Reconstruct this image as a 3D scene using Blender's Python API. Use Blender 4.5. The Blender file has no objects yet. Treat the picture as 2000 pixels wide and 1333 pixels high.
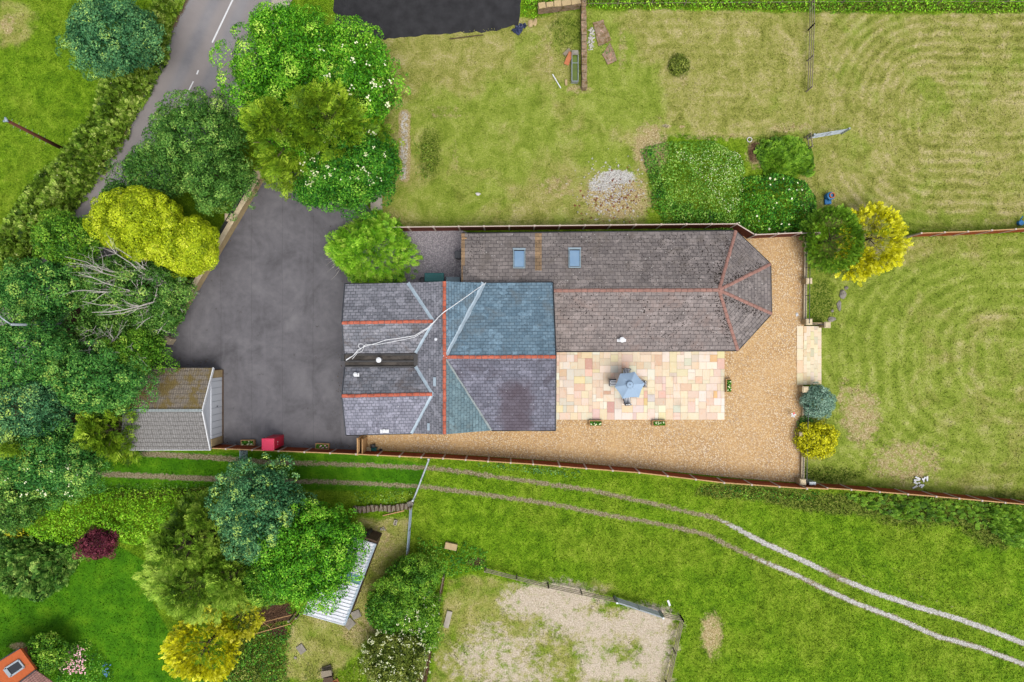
import bpy, math, random
import numpy as np
R = math.radians
random.seed(7)
rng = np.random.default_rng(7)
S = bpy.context.scene
C = S.collection

# ------------------------------------------------------------------ camera
CAMH = 53.3
cam = bpy.data.cameras.new('camera'); cam.lens = 24; cam.sensor_width = 36
cam.clip_end = 2000; cam.clip_start = 0.5
co = bpy.data.objects.new('camera', cam); C.objects.link(co)
co.location = (0, 0, CAMH); S.camera = co
# ------------------------------------------------------------------ sky, sun, exposure
SUN_EL, SUN_AZ = 66, 152          # azimuth clockwise from north (+Y): sun to the south
w = bpy.data.worlds.new('World'); S.world = w; w.use_nodes = True
wn = w.node_tree.nodes; wl = w.node_tree.links
bg = wn['Background']; sky = wn.new('ShaderNodeTexSky'); sky.sky_type = 'NISHITA'
sky.sun_disc = False; sky.sun_elevation = R(SUN_EL); sky.sun_rotation = R(SUN_AZ)
sky.air_density = 1.0; sky.dust_density = 4.0; sky.ozone_density = 1.0
hs = wn.new('ShaderNodeHueSaturation'); hs.inputs['Saturation'].default_value = 0.45
wl.new(sky.outputs[0], hs.inputs['Color']); wl.new(hs.outputs[0], bg.inputs[0])
bg.inputs[1].default_value = 0.15
sl = bpy.data.lights.new('sun', 'SUN'); sl.energy = 1.2; sl.angle = R(34); sl.color = (1, .96, .9)
so = bpy.data.objects.new('sun', sl); C.objects.link(so)
so.rotation_euler = (R(90 - SUN_EL), 0, R(180 - SUN_AZ))
so.location = (0, 0, 60)
vs = S.view_settings; vs.view_transform = 'Standard'; vs.look = 'None'; vs.gamma = 1; vs.exposure = 0.96

# ------------------------------------------------------------------ coordinates
def sm(a, b, x):
    t = np.clip((np.asarray(x, float) - a) / (b - a), 0, 1); return t * t * (3 - 2 * t)
def ground(X, Y):
    """the lawns east of the gravel terrace lie 0.7 m lower"""
    yn = 8.75; ys = -11.4 - (np.asarray(X, float) - 22) * 0.06
    ins = np.minimum(sm(ys - .3, ys, Y), 1 - sm(yn, yn + .3, Y))
    return -0.7 * (ins * sm(22.72, 22.95, X) + (1 - ins) * sm(10, 27, X))
def P(px, py, h=0.0):
    f = (CAMH - h) / CAMH / 25.0
    return ((px - 1000) * f, (666.5 - py) * f, h)
def gp(px, py, dh=0.0):
    z = 0.0
    for _ in range(3):
        p = P(px, py, z); z = float(ground(p[0], p[1]))
    x, y, _ = P(px, py, z + dh); return (x, y, z + dh)

# ------------------------------------------------------------------ objects
def props(o, label=None, cat=None, group=None, kind=None):
    if label: o['label'] = label
    if cat: o['category'] = cat
    if group: o['group'] = group
    if kind: o['kind'] = kind
    return o
def thing(name, label, cat, loc=(0, 0, 0), rz=0, group=None):
    o = bpy.data.objects.new(name, None); C.objects.link(o); o.empty_display_size = .2
    o.location = loc; o.rotation_euler = (0, 0, rz)
    return props(o, label, cat, group)
def link(name, me, mat, parent=None):
    o = bpy.data.objects.new(name, me); C.objects.link(o)
    if mat: me.materials.append(mat)
    if parent: o.parent = parent
    return o
def dup(root, loc, rz, label, parent=None):
    def cp(o, par):
        c = o.copy(); C.objects.link(c)
        if par: c.parent = par
        for ch in list(o.children): cp(ch, c)
        return c
    r = cp(root, parent); r.location = loc; r.rotation_euler = (0, 0, rz); r['label'] = label
    return r
class MB:
    """collects shapes for ONE mesh"""
    def __init__(s): s.v = []; s.f = []; s.uv = None; s.org = (0, 0, 0)
    def add(s, vs_, fs_):
        n = len(s.v); s.v += [tuple(map(float, v)) for v in vs_]; s.f += [tuple(i + n for i in f) for f in fs_]
    def box(s, c, d, rz=0, tilt=0):
        cx, cy, cz = c; dx, dy, dz = d[0] / 2, d[1] / 2, d[2] / 2
        ca, sa = math.cos(rz), math.sin(rz); vs_ = []
        for x, y, z in ((-dx, -dy, -dz), (dx, -dy, -dz), (dx, dy, -dz), (-dx, dy, -dz), (-dx, -dy, dz), (dx, -dy, dz), (dx, dy, dz), (-dx, dy, dz)):
            z2 = z + x * tilt
            vs_.append((cx + x * ca - y * sa, cy + x * sa + y * ca, cz + z2))
        s.add(vs_, [(0, 3, 2, 1), (4, 5, 6, 7), (0, 1, 5, 4), (1, 2, 6, 5), (2, 3, 7, 6), (3, 0, 4, 7)])
    def bar(s, p, q, w_, t):
        """rectangular bar from p to q; w_ horizontal width, t other thickness"""
        p = np.array(p, float); q = np.array(q, float); d = q - p; L = np.linalg.norm(d)
        if L < 1e-6: return
        d /= L; up = np.array((0, 0, 1.)) if abs(d[2]) < .95 else np.array((0, 1., 0))
        a = np.cross(d, up); a /= np.linalg.norm(a); b = np.cross(a, d)
        vs_ = [e + a * i * w_ / 2 + b * j * t / 2 for e in (p, q) for i, j in ((-1, -1), (1, -1), (1, 1), (-1, 1))]
        s.add(vs_, [(0, 1, 2, 3), (7, 6, 5, 4), (0, 4, 5, 1), (1, 5, 6, 2), (2, 6, 7, 3), (3, 7, 4, 0)])
    def tube(s, pts, r, n=8, cap=True):
        pts = [np.array(p, float) for p in pts]; m = len(pts)
        rs = r if hasattr(r, '__len__') else [r] * m; base = len(s.v); prev = None
        for i, p in enumerate(pts):
            d = pts[min(i + 1, m - 1)] - pts[max(i - 1, 0)]; d = d / (np.linalg.norm(d) + 1e-9)
            if prev is None:
                u = np.cross(d, (0, 0, 1.) if abs(d[2]) < .9 else (0, 1., 0))
            else: u = prev - d * np.dot(prev, d)
            u = u / (np.linalg.norm(u) + 1e-9); prev = u; v = np.cross(d, u)
            for k in range(n):
                a = 2 * math.pi * k / n; s.v.append(tuple(p + rs[i] * (u * math.cos(a) + v * math.sin(a))))
        for i in range(m - 1):
            for k in range(n):
                a = base + i * n + k; b = base + i * n + (k + 1) % n; s.f.append((a, b, b + n, a + n))
        if cap:
            s.f.append(tuple(base + k for k in range(n))[::-1]); s.f.append(tuple(base + (m - 1) * n + k for k in range(n)))
    def lathe(s, c, prof, n=20):
        s.tube([(c[0], c[1], c[2] + z) for _, z in prof], 1, n) if False else None
        base = len(s.v)
        for r, z in prof:
            for k in range(n):
                a = 2 * math.pi * k / n; s.v.append((c[0] + r * math.cos(a), c[1] + r * math.sin(a), c[2] + z))
        for i in range(len(prof) - 1):
            for k in range(n):
                a = base + i * n + k; b = base + i * n + (k + 1) % n; s.f.append((a, b, b + n, a + n))
        s.f.append(tuple(base + (len(prof) - 1) * n + k for k in range(n)))
    def prism(s, poly, z0, z1):
        """poly: list of (x,y) or (x,y,z-ignored); counter-clockwise or not"""
        n = len(poly); a = sum(poly[i][0] * poly[(i + 1) % n][1] - poly[(i + 1) % n][0] * poly[i][1] for i in range(n))
        if a < 0: poly = poly[::-1]
        s.add([(p[0], p[1], z0) for p in poly] + [(p[0], p[1], z1) for p in poly],
              [tuple(range(n))[::-1], tuple(range(n, 2 * n))] + [(i, (i + 1) % n, n + (i + 1) % n, n + i) for i in range(n)])
    def blob(s, c, r, seed=0, n=8, m=5, amp=.2):
        rr = random.Random(seed); base = len(s.v); rx, ry, rz = r if hasattr(r, '__len__') else (r, r, r)
        for i in range(m + 1):
            th = math.pi * i / m
            for k in range(n):
                a = 2 * math.pi * k / n; f = 1 + rr.uniform(-amp, amp)
                s.v.append((c[0] + rx * f * math.sin(th) * math.cos(a), c[1] + ry * f * math.sin(th) * math.sin(a), c[2] + rz * f * math.cos(th)))
        for i in range(m):
            for k in range(n):
                a = base + i * n + k; b = base + i * n + (k + 1) % n; s.f.append((a, a + n, b + n, b))
    def build(s, name, mat, parent=None, bevel=0, smooth=False, rel=None):
        me = bpy.data.meshes.new(name)
        vv = s.v
        if rel is not None: vv = [(x - rel[0], y - rel[1], z - rel[2]) for x, y, z in vv]
        me.from_pydata(vv, [], s.f); me.update()
        if smooth: me.polygons.foreach_set('use_smooth', [True] * len(me.polygons))
        o = link(name, me, mat, parent)
        if bevel:
            b = o.modifiers.new('bevel', 'BEVEL'); b.width = bevel; b.segments = 2; b.limit_method = 'ANGLE'
        return o
def np_mesh(name, V, k, mat, parent=None, attrs=None, smooth=False, normals=None):
    """V: (N*k,3) array, faces of k consecutive verts"""
    me = bpy.data.meshes.new(name); n = len(V) // k
    me.vertices.add(n * k); me.vertices.foreach_set('co', V.astype(np.float32).ravel())
    me.loops.add(n * k); me.loops.foreach_set('vertex_index', np.arange(n * k, dtype=np.int32))
    me.polygons.add(n); me.polygons.foreach_set('loop_start', np.arange(0, n * k, k, dtype=np.int32))
    me.update(calc_edges=True)
    for a, (typ, dat) in (attrs or {}).items():
        at = me.attributes.new(a, typ, 'POINT')
        at.data.foreach_set('value' if typ == 'FLOAT' else 'color', dat.astype(np.float32).ravel())
    return link(name, me, mat, parent)

# ------------------------------------------------------------------ materials
K = 0.52
def lin(c):
    c = np.array(c, float) / 255.; return np.where(c <= .04045, c / 12.92, ((c + .055) / 1.055) ** 2.4)
def T(r, g, b, k=None):
    """picture colour -> albedo"""
    c = lin((r, g, b)) * (K if k is None else k); return (float(c[0]), float(c[1]), float(c[2]), 1)
class N:
    def __init__(s, name, rough=.85, spec=.2, metal=0):
        s.m = bpy.data.materials.new(name); s.m.use_nodes = True; s.t = s.m.node_tree; s.n = s.t.nodes; s.l = s.t.links
        s.b = s.n['Principled BSDF']; s.b.inputs['Roughness'].default_value = rough
        s.b.inputs['Specular IOR Level'].default_value = spec; s.b.inputs['Metallic'].default_value = metal
        s._p = None
    def pos(s):
        if s._p is None: s._p = s.n.new('ShaderNodeNewGeometry').outputs['Position']
        return s._p
    def objc(s): return s.n.new('ShaderNodeTexCoord').outputs['Object']
    def uv(s): return s.n.new('ShaderNodeTexCoord').outputs['UV']
    def attr(s, a, out='Fac'):
        x = s.n.new('ShaderNodeAttribute'); x.attribute_name = a; return x.outputs[out]
    def put(s, i, v):
        if isinstance(v, bpy.types.NodeSocket): s.l.new(v, i)
        else: i.default_value = v
    def noise(s, scale, detail=3, vec=None, rough=.6, dist=0, out='Fac'):
        x = s.n.new('ShaderNodeTexNoise'); s.put(x.inputs['Vector'], vec or s.pos())
        x.inputs['Scale'].default_value = scale; x.inputs['Detail'].default_value = detail
        x.inputs['Roughness'].default_value = rough; x.inputs['Distortion'].default_value = dist; return x.outputs[out]
    def vor(s, scale, vec=None, out='Color', feat='F1', rnd=1):
        x = s.n.new('ShaderNodeTexVoronoi'); s.put(x.inputs['Vector'], vec or s.pos()); x.feature = feat
        x.inputs['Scale'].default_value = scale; x.inputs['Randomness'].default_value = rnd; return x.outputs[out]
    def ramp(s, f, stops, interp='LINEAR'):
        x = s.n.new('ShaderNodeValToRGB'); s.put(x.inputs[0], f); r = x.color_ramp; r.interpolation = interp
        while len(r.elements) > 1: r.elements.remove(r.elements[-1])
        for i, (p, c) in enumerate(stops):
            e = r.elements[0] if i == 0 else r.elements.new(p)
            e.position = p; e.color = c if hasattr(c, '__len__') else (c, c, c, 1)
        return x.outputs[0]
    def mix(s, f, a, b, mode='MIX'):
        x = s.n.new('ShaderNodeMix'); x.data_type = 'RGBA'; x.blend_type = mode; x.clamp_factor = True
        s.put(x.inputs[0], f); s.put(x.inputs[6], a); s.put(x.inputs[7], b); return x.outputs[2]
    def math(s, op, a, b=0., c=0.):
        x = s.n.new('ShaderNodeMath'); x.operation = op; s.put(x.inputs[0], a); s.put(x.inputs[1], b); s.put(x.inputs[2], c); return x.outputs[0]
    def mapr(s, v, a, b, c=0., d=1.):
        x = s.n.new('ShaderNodeMapRange'); x.interpolation_type = 'SMOOTHSTEP'; s.put(x.inputs[0], v)
        for i, k in enumerate((a, b, c, d)): x.inputs[i + 1].default_value = k
        return x.outputs[0]
    def scale(s, vec, sc, rz=0):
        x = s.n.new('ShaderNodeMapping'); s.put(x.inputs[0], vec); x.inputs['Scale'].default_value = sc
        x.inputs['Rotation'].default_value = (0, 0, rz); return x.outputs[0]
    def bump(s, h, dist=.02, st=.6):
        x = s.n.new('ShaderNodeBump'); s.put(x.inputs['Height'], h); x.inputs['Distance'].default_value = dist
        x.inputs['Strength'].default_value = st; s.l.new(x.outputs[0], s.b.inputs['Normal']); return s
    def col(s, c): s.put(s.b.inputs['Base Color'], c); return s
def plain(name, c, var=.25, rough=.8, spec=.2, metal=0, sc=3, grime=.0, bump=0):
    n = N(name, rough, spec, metal); c = T(*c)
    d = tuple(x * (1 - var) for x in c[:3]) + (1,); e = tuple(min(1, x * (1 + var * .7)) for x in c[:3]) + (1,)
    f = n.noise(sc, 5, n.objc()); k = n.ramp(f, [(.3, d), (.7, e)])
    if grime:
        g = n.mapr(n.noise(sc * .5, 6, n.objc(), .7), .5, .75, 0, grime); k = n.mix(g, k, T(70, 65, 55))
    n.col(k)
    if bump: n.bump(n.noise(sc * 12, 3, n.objc()), bump)
    return n.m
M = {}
# --- ground: one sheet, kinds of growth told by attributes
T_all = T
def ground_mat():
    T = lambda r_, g_, b_: T_all(r_, g_, b_, .58)
    n = N('ground_growth', .95, .1); A = n.attr
    warp = n.noise(1.3, 4)
    def mask(a, lo=.35, hi=.65, amp=.5, nz=None):
        v = n.math('ADD', A(a), n.math('MULTIPLY', n.math('SUBTRACT', nz or warp, .5), amp)); return n.mapr(v, lo, hi)
    fine = n.noise(9, 4, rough=.75); mid = n.noise(1.1, 4, rough=.65, dist=.4); big = n.noise(.16, 3); vf = n.noise(26, 2, rough=.8)
    fm = n.math('ADD', n.math('MULTIPLY', fine, .55), n.math('MULTIPLY', mid, .45))
    fm2 = n.math('ADD', n.math('MULTIPLY', fine, .75), n.math('MULTIPLY', vf, .25))
    con = lambda x, k: n.math('ADD', n.math('MULTIPLY', n.math('SUBTRACT', x, .5), k), .5)
    sp_ = n.math('SUBTRACT', n.noise(17, 2, rough=.9), .5)
    fm = n.math('ADD', con(fm, 1.55), n.math('MULTIPLY', sp_, .45)); fm2 = n.math('ADD', con(fm2, 1.4), n.math('MULTIPLY', sp_, .4))
    # bright meadow
    meadow = n.ramp(fm, [(.22, T(50, 84, 6)), (.40, T(84, 122, 13)), (.54, T(112, 150, 22)), (.68, T(140, 172, 42)), (.84, T(178, 196, 90))])
    meadow = n.mix(n.mapr(big, .42, .62, 0, .6), meadow, n.ramp(fm, [(.28, T(70, 96, 14)), (.5, T(122, 148, 30)), (.74, T(166, 180, 70))]))
    # yellow specks of buttercup / clover
    sp = n.math('LESS_THAN', n.vor(9, out='Distance'), .13)
    sp = n.math('MULTIPLY', sp, n.mapr(n.noise(.5, 3), .5, .68, 0, .75)); meadow = n.mix(sp, meadow, T(196, 200, 96))
    # dry mown hay field with rows of cut grass
    ph = n.math('ADD', A('phase'), n.math('ADD', n.math('MULTIPLY', n.math('SUBTRACT', n.noise(1.1, 4), .5), 3.4), n.math('MULTIPLY', n.math('SUBTRACT', n.noise(.12, 2), .5), 7.)))
    st = n.math('SINE', ph); st = n.math('MULTIPLY', n.math('MULTIPLY', st, A('stripe')), n.mapr(n.noise(.2, 3), .35, .6, .25, 1.))
    st = n.math('ADD', n.math('MULTIPLY', st, .07), con(n.math('ADD', n.math('MULTIPLY', fine, .5), n.math('ADD', n.math('MULTIPLY', n.noise(.8, 5, dist=.7), .5), n.math('MULTIPLY', sp_, .35))), 1.25))
    dry = n.ramp(st, [(.28, T(104, 106, 44)), (.40, T(134, 140, 60)), (.5, T(158, 158, 82)), (.60, T(176, 168, 108)), (.74, T(204, 190, 146))])
    green2 = n.ramp(st, [(.26, T(88, 108, 28)), (.42, T(124, 144, 46)), (.58, T(152, 166, 70)), (.76, T(190, 188, 120))])
    dry = n.mix(n.mapr(n.math('ADD', n.noise(.35, 5, dist=.6), n.math('MULTIPLY', A('lush'), .3)), .46, .74), dry, green2)
    c = n.mix(mask('dry', .3, .7, 1.1, n.noise(.8, 5)), meadow, dry)
    lawn = n.ramp(n.math('ADD', n.math('MULTIPLY', fine, .4), n.math('MULTIPLY', n.noise(.7, 4), .6)), [(.3, T(42, 92, 8)), (.5, T(74, 130, 12)), (.68, T(112, 160, 26))])
    c = n.mix(mask('lawn', amp=.25), c, lawn)
    rough = n.ramp(fm2, [(.32, T(34, 54, 12)), (.45, T(72, 96, 22)), (.55, T(112, 130, 40)), (.68, T(156, 156, 84))])
    c = n.mix(mask('rough', .3, .75, 1.1, n.noise(1.8, 5)), c, rough)
    tan = n.ramp(fm2, [(.32, T(128, 112, 70)), (.45, T(164, 146, 98)), (.55, T(188, 170, 124)), (.68, T(212, 198, 162))])
    c = n.mix(mask('bare', .36, .78, 1.3, n.noise(2.2, 5, rough=.7)), c, tan)
    sand = n.ramp(fm2, [(.32, T(168, 150, 126)), (.5, T(202, 188, 166)), (.66, T(222, 210, 192))])
    c = n.mix(mask('sand', .32, .72, 1.5, n.noise(1.6, 6, rough=.75)), c, sand)
    soil = n.ramp(fm2, [(.35, T(52, 38, 28)), (.5, T(84, 62, 46)), (.62, T(112, 86, 66))])
    c = n.mix(mask('soil', amp=.6), c, soil)
    tr = n.ramp(fm2, [(.34, T(96, 84, 58)), (.48, T(132, 122, 88)), (.6, T(172, 162, 136))])
    c = n.mix(mask('track', .34, .72, 1.5, n.noise(3.2, 5, rough=.7)), c, tr)
    gw = n.ramp(fm2, [(.34, T(140, 136, 122)), (.46, T(182, 180, 172)), (.6, T(214, 212, 208))])
    c = n.mix(mask('pale', .38, .62, 1.3, n.noise(4, 5, rough=.75)), c, gw)
    n.col(c); n.bump(n.math('ADD', fine, n.math('MULTIPLY', vf, .5)), .10, .8)
    return n.m
M['ground'] = ground_mat()
def asphalt(name, base, alt, crack=True):
    n = N(name, .85, .25); f = n.noise(40, 2, rough=.8); g = n.noise(.35, 5, dist=.6); h = n.noise(2.2, 5)
    c = n.ramp(n.math('ADD', n.math('MULTIPLY', g, .6), n.math('ADD', n.math('MULTIPLY', f, .2), n.math('MULTIPLY', h, .2))),
               [(.36, T(*[x * .80 for x in base])), (.5, T(*base)), (.64, T(*alt))])
    if crack:     # lane joints of the laid strips and worn streaks
        v = n.scale(n.pos(), (1.0, .12, 1), 0); s_ = n.noise(.9, 4, v)
        c = n.mix(n.mapr(s_, .55, .7, 0, .4), c, T(*[x * 1.12 for x in base]))
        sep = n.n.new('ShaderNodeSeparateXYZ'); n.l.new(n.pos(), sep.inputs[0])
        x = n.math('ADD', sep.outputs[0], n.math('MULTIPLY', n.noise(.6, 3), .25))
        j = n.math('PINGPONG', n.math('ADD', x, 1.0), 1.2); j = n.math('LESS_THAN', j, .03)
        c = n.mix(n.math('MULTIPLY', j, .22), c, T(66, 64, 67))
        st = n.mapr(n.noise(1.4, 6, rough=.7), .62, .72, 0, .55); c = n.mix(st, c, T(62, 54, 48))
    wv = n.math('LESS_THAN', n.vor(3.1, out='Distance'), .035); c = n.mix(n.math('MULTIPLY', wv, .5), c, T(190, 190, 185))
    n.col(c); n.bump(f, .01, .5); return n.m
M['drive'] = asphalt('driveway_asphalt', (108, 106, 110), (126, 124, 127))
def road_mat():
    n = N('road_asphalt', .8, .25); f = n.noise(35, 2, rough=.8); g = n.noise(.25, 4); v = A_ = n.attr('lane')
    c = n.ramp(n.math('ADD', n.math('MULTIPLY', f, .35), n.math('MULTIPLY', g, .65)), [(.38, T(118, 117, 121)), (.5, T(136, 134, 137)), (.62, T(150, 147, 148))])
    # polished / dusty wheel lines along the road
    w_ = n.math('ABSOLUTE', n.math('SINE', n.math('MULTIPLY', v, 9.42)))
    c = n.mix(n.mapr(w_, .2, 1, 0, .4), c, T(160, 148, 140))
    e = n.mapr(n.math('ADD', v, n.math('MULTIPLY', n.math('SUBTRACT', n.noise(2, 4), .5), .12)), .055, .015); c = n.mix(e, c, T(96, 80, 60))
    n.col(c); n.bump(f, .008, .5); return n.m
M['road'] = road_mat()
def gravel(name, cols, scale, low):
    n = N(name, .8, .3); wv = n.noise(3, 2, out='Color')
    v = n.vor(scale); s_ = n.n.new('ShaderNodeSeparateColor'); n.l.new(v, s_.inputs[0])
    c = n.ramp(s_.outputs[0], [(i / len(cols), T(*x)) for i, x in enumerate(cols)], 'CONSTANT')
    d = n.vor(scale, out='Distance'); c = n.mix(n.mapr(d, .38, .75, 0, .4), c, T(*low))
    g = n.noise(.3, 4, dist=.5); c = n.mix(n.mapr(g, .38, .7, .15, .55), c, T(*[x * 1.05 for x in cols[0]]))
    c = n.mix(n.mapr(n.noise(.8, 5), .6, .75, 0, .22), c, T(*low))
    n.col(c); n.bump(n.math('SUBTRACT', 1., d), .03, .7); return n.m
M['gravel'] = gravel('tan_gravel', [(206, 170, 118), (180, 138, 86), (226, 200, 156), (196, 158, 110), (232, 214, 184), (170, 134, 96), (214, 176, 116), (190, 170, 146)], 13, (158, 124, 84))
M['grey_gravel'] = gravel('grey_chippings', [(156, 150, 156), (132, 126, 132), (178, 172, 176), (144, 138, 142), (190, 186, 188), (122, 118, 124)], 15, (116, 110, 116))
def stonecol(name, rough=.8, streak=True):
    n = N(name, rough, .25); a = n.attr('col', 'Color')
    v = n.scale(n.pos(), (3, .8, 1), .6); f = n.noise(2.0, 5, v, .65, 1.2)
    c = n.mix(n.mapr(f, .52, .66, 0, .55), a, n.mix(1., a, (1.12, .86, .66, 1), 'MULTIPLY')) if streak else a
    c = n.mix(n.mapr(n.noise(7, 4), .5, .75, 0, .22), c, T(250, 240, 225)); c = n.mix(n.mapr(n.noise(.9, 5), .56, .75, 0, .25), c, T(150, 132, 108))
    n.col(c); n.bump(n.noise(18, 3), .006, .5); return n.m
M['paving'] = stonecol('sandstone_slab')
M['stone_pale'] = plain('cream_stone', (226, 208, 172), .14, sc=2.5, grime=.35, bump=.005)
M['stone_wall'] = plain('buff_wall_stone', (196, 172, 128), .22, sc=3, grime=.5, bump=.01)
M['grout'] = plain('mortar_bed', (176, 158, 132), .2)
def tiles(name, c1, c2, bw, bh, mort, grime=None, streak=None, specks=None, spot=None, rgh=.7, stain=None):
    n = N(name, rgh, .3); uv = n.uv()
    wob = n.noise(2.2, 2, uv, out='Color')
    add = n.n.new('ShaderNodeVectorMath'); add.operation = 'MULTIPLY_ADD'; n.l.new(wob, add.inputs[0]); add.inputs[1].default_value = (.03, .03, 0); n.l.new(uv, add.inputs[2])
    b = n.n.new('ShaderNodeTexBrick'); n.l.new(add.outputs[0], b.inputs['Vector']); b.offset = .5
    b.inputs['Color1'].default_value = T(*c1); b.inputs['Color2'].default_value = T(*c2); b.inputs['Mortar'].default_value = T(*mort)
    b.inputs['Scale'].default_value = 1; b.inputs['Brick Width'].default_value = bw; b.inputs['Row Height'].default_value = bh
    b.inputs['Mortar Size'].default_value = .02; b.inputs['Mortar Smooth'].default_value = .3; b.inputs['Bias'].default_value = 0
    c = b.outputs['Color']
    # single slates that weathered lighter or darker than their neighbours
    cell = n.vor(1 / bw * .8, n.scale(add.outputs[0], (1, bw / bh, 1)), 'Color'); sc_ = n.n.new('ShaderNodeSeparateColor'); n.l.new(cell, sc_.inputs[0])
    c = n.mix(n.mapr(sc_.outputs[0], .72, .95, 0, .4), c, T(*[min(255, x * 1.3) for x in c2])); c = n.mix(n.mapr(sc_.outputs[1], .75, .98, 0, .45), c, T(*[x * .72 for x in c1]))
    c = n.mix(n.ramp(n.noise(1.1, 5, uv, .65), [(.3, 0.), (.75, .35)]), c, T(*[min(255, x * 1.2) for x in c2]))
    c = n.mix(n.ramp(n.noise(14, 3, uv, .7), [(.45, 0.), (.7, .35)]), c, T(*[x * .7 for x in c1]))
    if streak:
        v = n.scale(uv, (5, .5, 1)); f = n.noise(1.0, 5, v, .6); k = n.mapr(f, .5, .72, 0, .6); c = n.mix(k, c, T(*streak))
    if grime:
        k = n.mapr(n.noise(.6, 6, uv, .7, .6), .5, .68, 0, .65); c = n.mix(k, c, T(*grime))
    if stain:    # broad wet brownish run down the middle of the slope
        sx = n.n.new('ShaderNodeSeparateXYZ'); n.l.new(n.pos(), sx.inputs[0]); q = n.math('ADD', n.math('SUBTRACT', sx.outputs[0], .25), n.math('MULTIPLY', n.math('SUBTRACT', n.noise(1.2, 4), .5), 1.6))
        k = n.math('MULTIPLY', n.mapr(n.math('ABSOLUTE', q), 1.5, .7), n.mapr(n.math('ADD', sx.outputs[1], n.noise(2, 3)), -1.8, -3.0)); c = n.mix(n.math('MULTIPLY', k, .7), c, T(*stain))
    if specks:   # lichen dots
        d = n.math('LESS_THAN', n.vor(2.2, uv, 'Distance'), .075); c = n.mix(n.math('MULTIPLY', d, .85), c, T(*specks))
    if spot:     # moss crumbs
        d = n.math('LESS_THAN', n.vor(7, uv, 'Distance'), .26); k = n.mapr(n.noise(.45, 4, uv, .6, .5), .46, .6)
        c = n.mix(n.math('MULTIPLY', d, k), c, T(*spot))
    n.col(c); hgt = n.math('SUBTRACT', 1., b.outputs['Fac'])
    # every course overlaps the one below
    sep = n.n.new('ShaderNodeSeparateXYZ'); n.l.new(uv, sep.inputs[0]); fr = n.math('FRACT', n.math('DIVIDE', sep.outputs[1], bh))
    n.bump(n.math('SUBTRACT', n.math('ADD', hgt, n.math('MULTIPLY', n.noise(20, 2, uv), .2)), n.math('MULTIPLY', fr, .6)), .03, .8); return n.m
M['slate_grey'] = tiles('grey_slate', (112, 114, 122), (148, 148, 156), .34, .25, (60, 62, 70), streak=(160, 158, 168), specks=(196, 196, 196))
M['slate_grey2'] = tiles('weathered_grey_slate', (104, 108, 116), (140, 140, 147), .34, .25, (56, 58, 64), grime=(98, 88, 84), specks=(190, 190, 186))
M['slate_pale'] = tiles('streaked_pale_slate', (122, 124, 138), (150, 150, 164), .30, .25, (78, 80, 90), streak=(92, 90, 104), specks=(206, 208, 210))
M['slate_blue'] = tiles('blue_slate', (92, 120, 138), (120, 146, 162), .36, .24, (68, 90, 106), grime=(108, 118, 122), streak=(84, 104, 118), specks=(160, 178, 184))
M['slate_teal'] = tiles('teal_slate', (92, 120, 130), (116, 140, 146), .36, .24, (68, 88, 98), grime=(110, 118, 116))
M['slate_dark'] = tiles('dark_purple_slate', (96, 98, 112), (124, 124, 138), .34, .25, (58, 58, 68), grime=(66, 58, 68), streak=(80, 78, 92), specks=(176, 176, 184), stain=(78, 62, 72))
M['tile_grey'] = tiles('concrete_tile', (114, 106, 104), (138, 129, 125), .42, .30, (66, 61, 62), grime=(112, 102, 94), specks=(214, 212, 206), spot=(46, 38, 32))
M['tile_warm'] = tiles('warm_concrete_tile', (122, 112, 109), (146, 135, 131), .42, .30, (70, 62, 62), grime=(140, 120, 112), specks=(206, 202, 196), spot=(48, 40, 34))
M['tile_moss'] = tiles('mossy_verge_tile', (136, 112, 84), (158, 130, 98), .45, .30, (84, 66, 50), spot=(60, 46, 30))
M['tile_brick'] = tiles('small_brown_tile', (128, 88, 80), (146, 106, 96), .22, .2, (84, 56, 50))
def garage_tile(name, a, b, moss, k):
    n = N(name, .85, .2); uv = n.uv(); sep = n.n.new('ShaderNodeSeparateXYZ'); n.l.new(uv, sep.inputs[0])
    row = n.math('FRACT', n.math('DIVIDE', sep.outputs[1], .36)); wv = n.math('SINE', n.math('MULTIPLY', sep.outputs[0], 2 * math.pi / .17))
    c = n.ramp(n.noise(5, 5, uv, .7), [(.35, T(*a)), (.65, T(*b))])
    c = n.mix(n.math('MULTIPLY', n.mapr(wv, -.2, -1), .35), c, T(70, 66, 60)); c = n.mix(n.math('MULTIPLY', n.math('LESS_THAN', row, .12), .55), c, T(62, 56, 48))
    f = n.mapr(n.noise(1.0, 6, uv, .7, .5), .58 - k, .76 - k); c = n.mix(n.math('MULTIPLY', f, .85), c, T(*moss))
    n.col(c); n.bump(n.math('SUBTRACT', n.math('MULTIPLY', wv, .5), row), .03, .8); return n.m
M['garage_n'] = garage_tile('mossy_corrugated_tile', (122, 112, 100), (154, 144, 130), (122, 104, 48), .15)
M['garage_s'] = garage_tile('grey_corrugated_tile', (122, 120, 118), (160, 158, 156), (96, 84, 50), -.06)
M['ridge'] = plain('orange_ridge_tile', (198, 108, 84), .4, sc=2.5, grime=.45, bump=.01)
M['ridge_pink'] = plain('dusty_pink_ridge_tile', (166, 124, 112), .2, sc=3, grime=.55, bump=.01)
M['lead'] = plain('lead_flashing', (186, 204, 216), .2, .5, .4, sc=2, grime=.35)
M['lead_grey'] = plain('grey_lead', (150, 160, 160), .2, .5, .4, sc=2, grime=.4)
M['gutter_dark'] = plain('dark_wet_lead', (34, 32, 32), .5, .5, .4, sc=1.5, grime=.5)
M['valley_board'] = plain('grimy_valley_felt', (84, 78, 72), .7, .8, .2, sc=1.4, grime=.6)
M['black'] = plain('black_plastic', (38, 40, 44), .2, .45, .4)
M['white'] = plain('white_paint', (238, 240, 242), .05, .5, .3, grime=.12)
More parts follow.
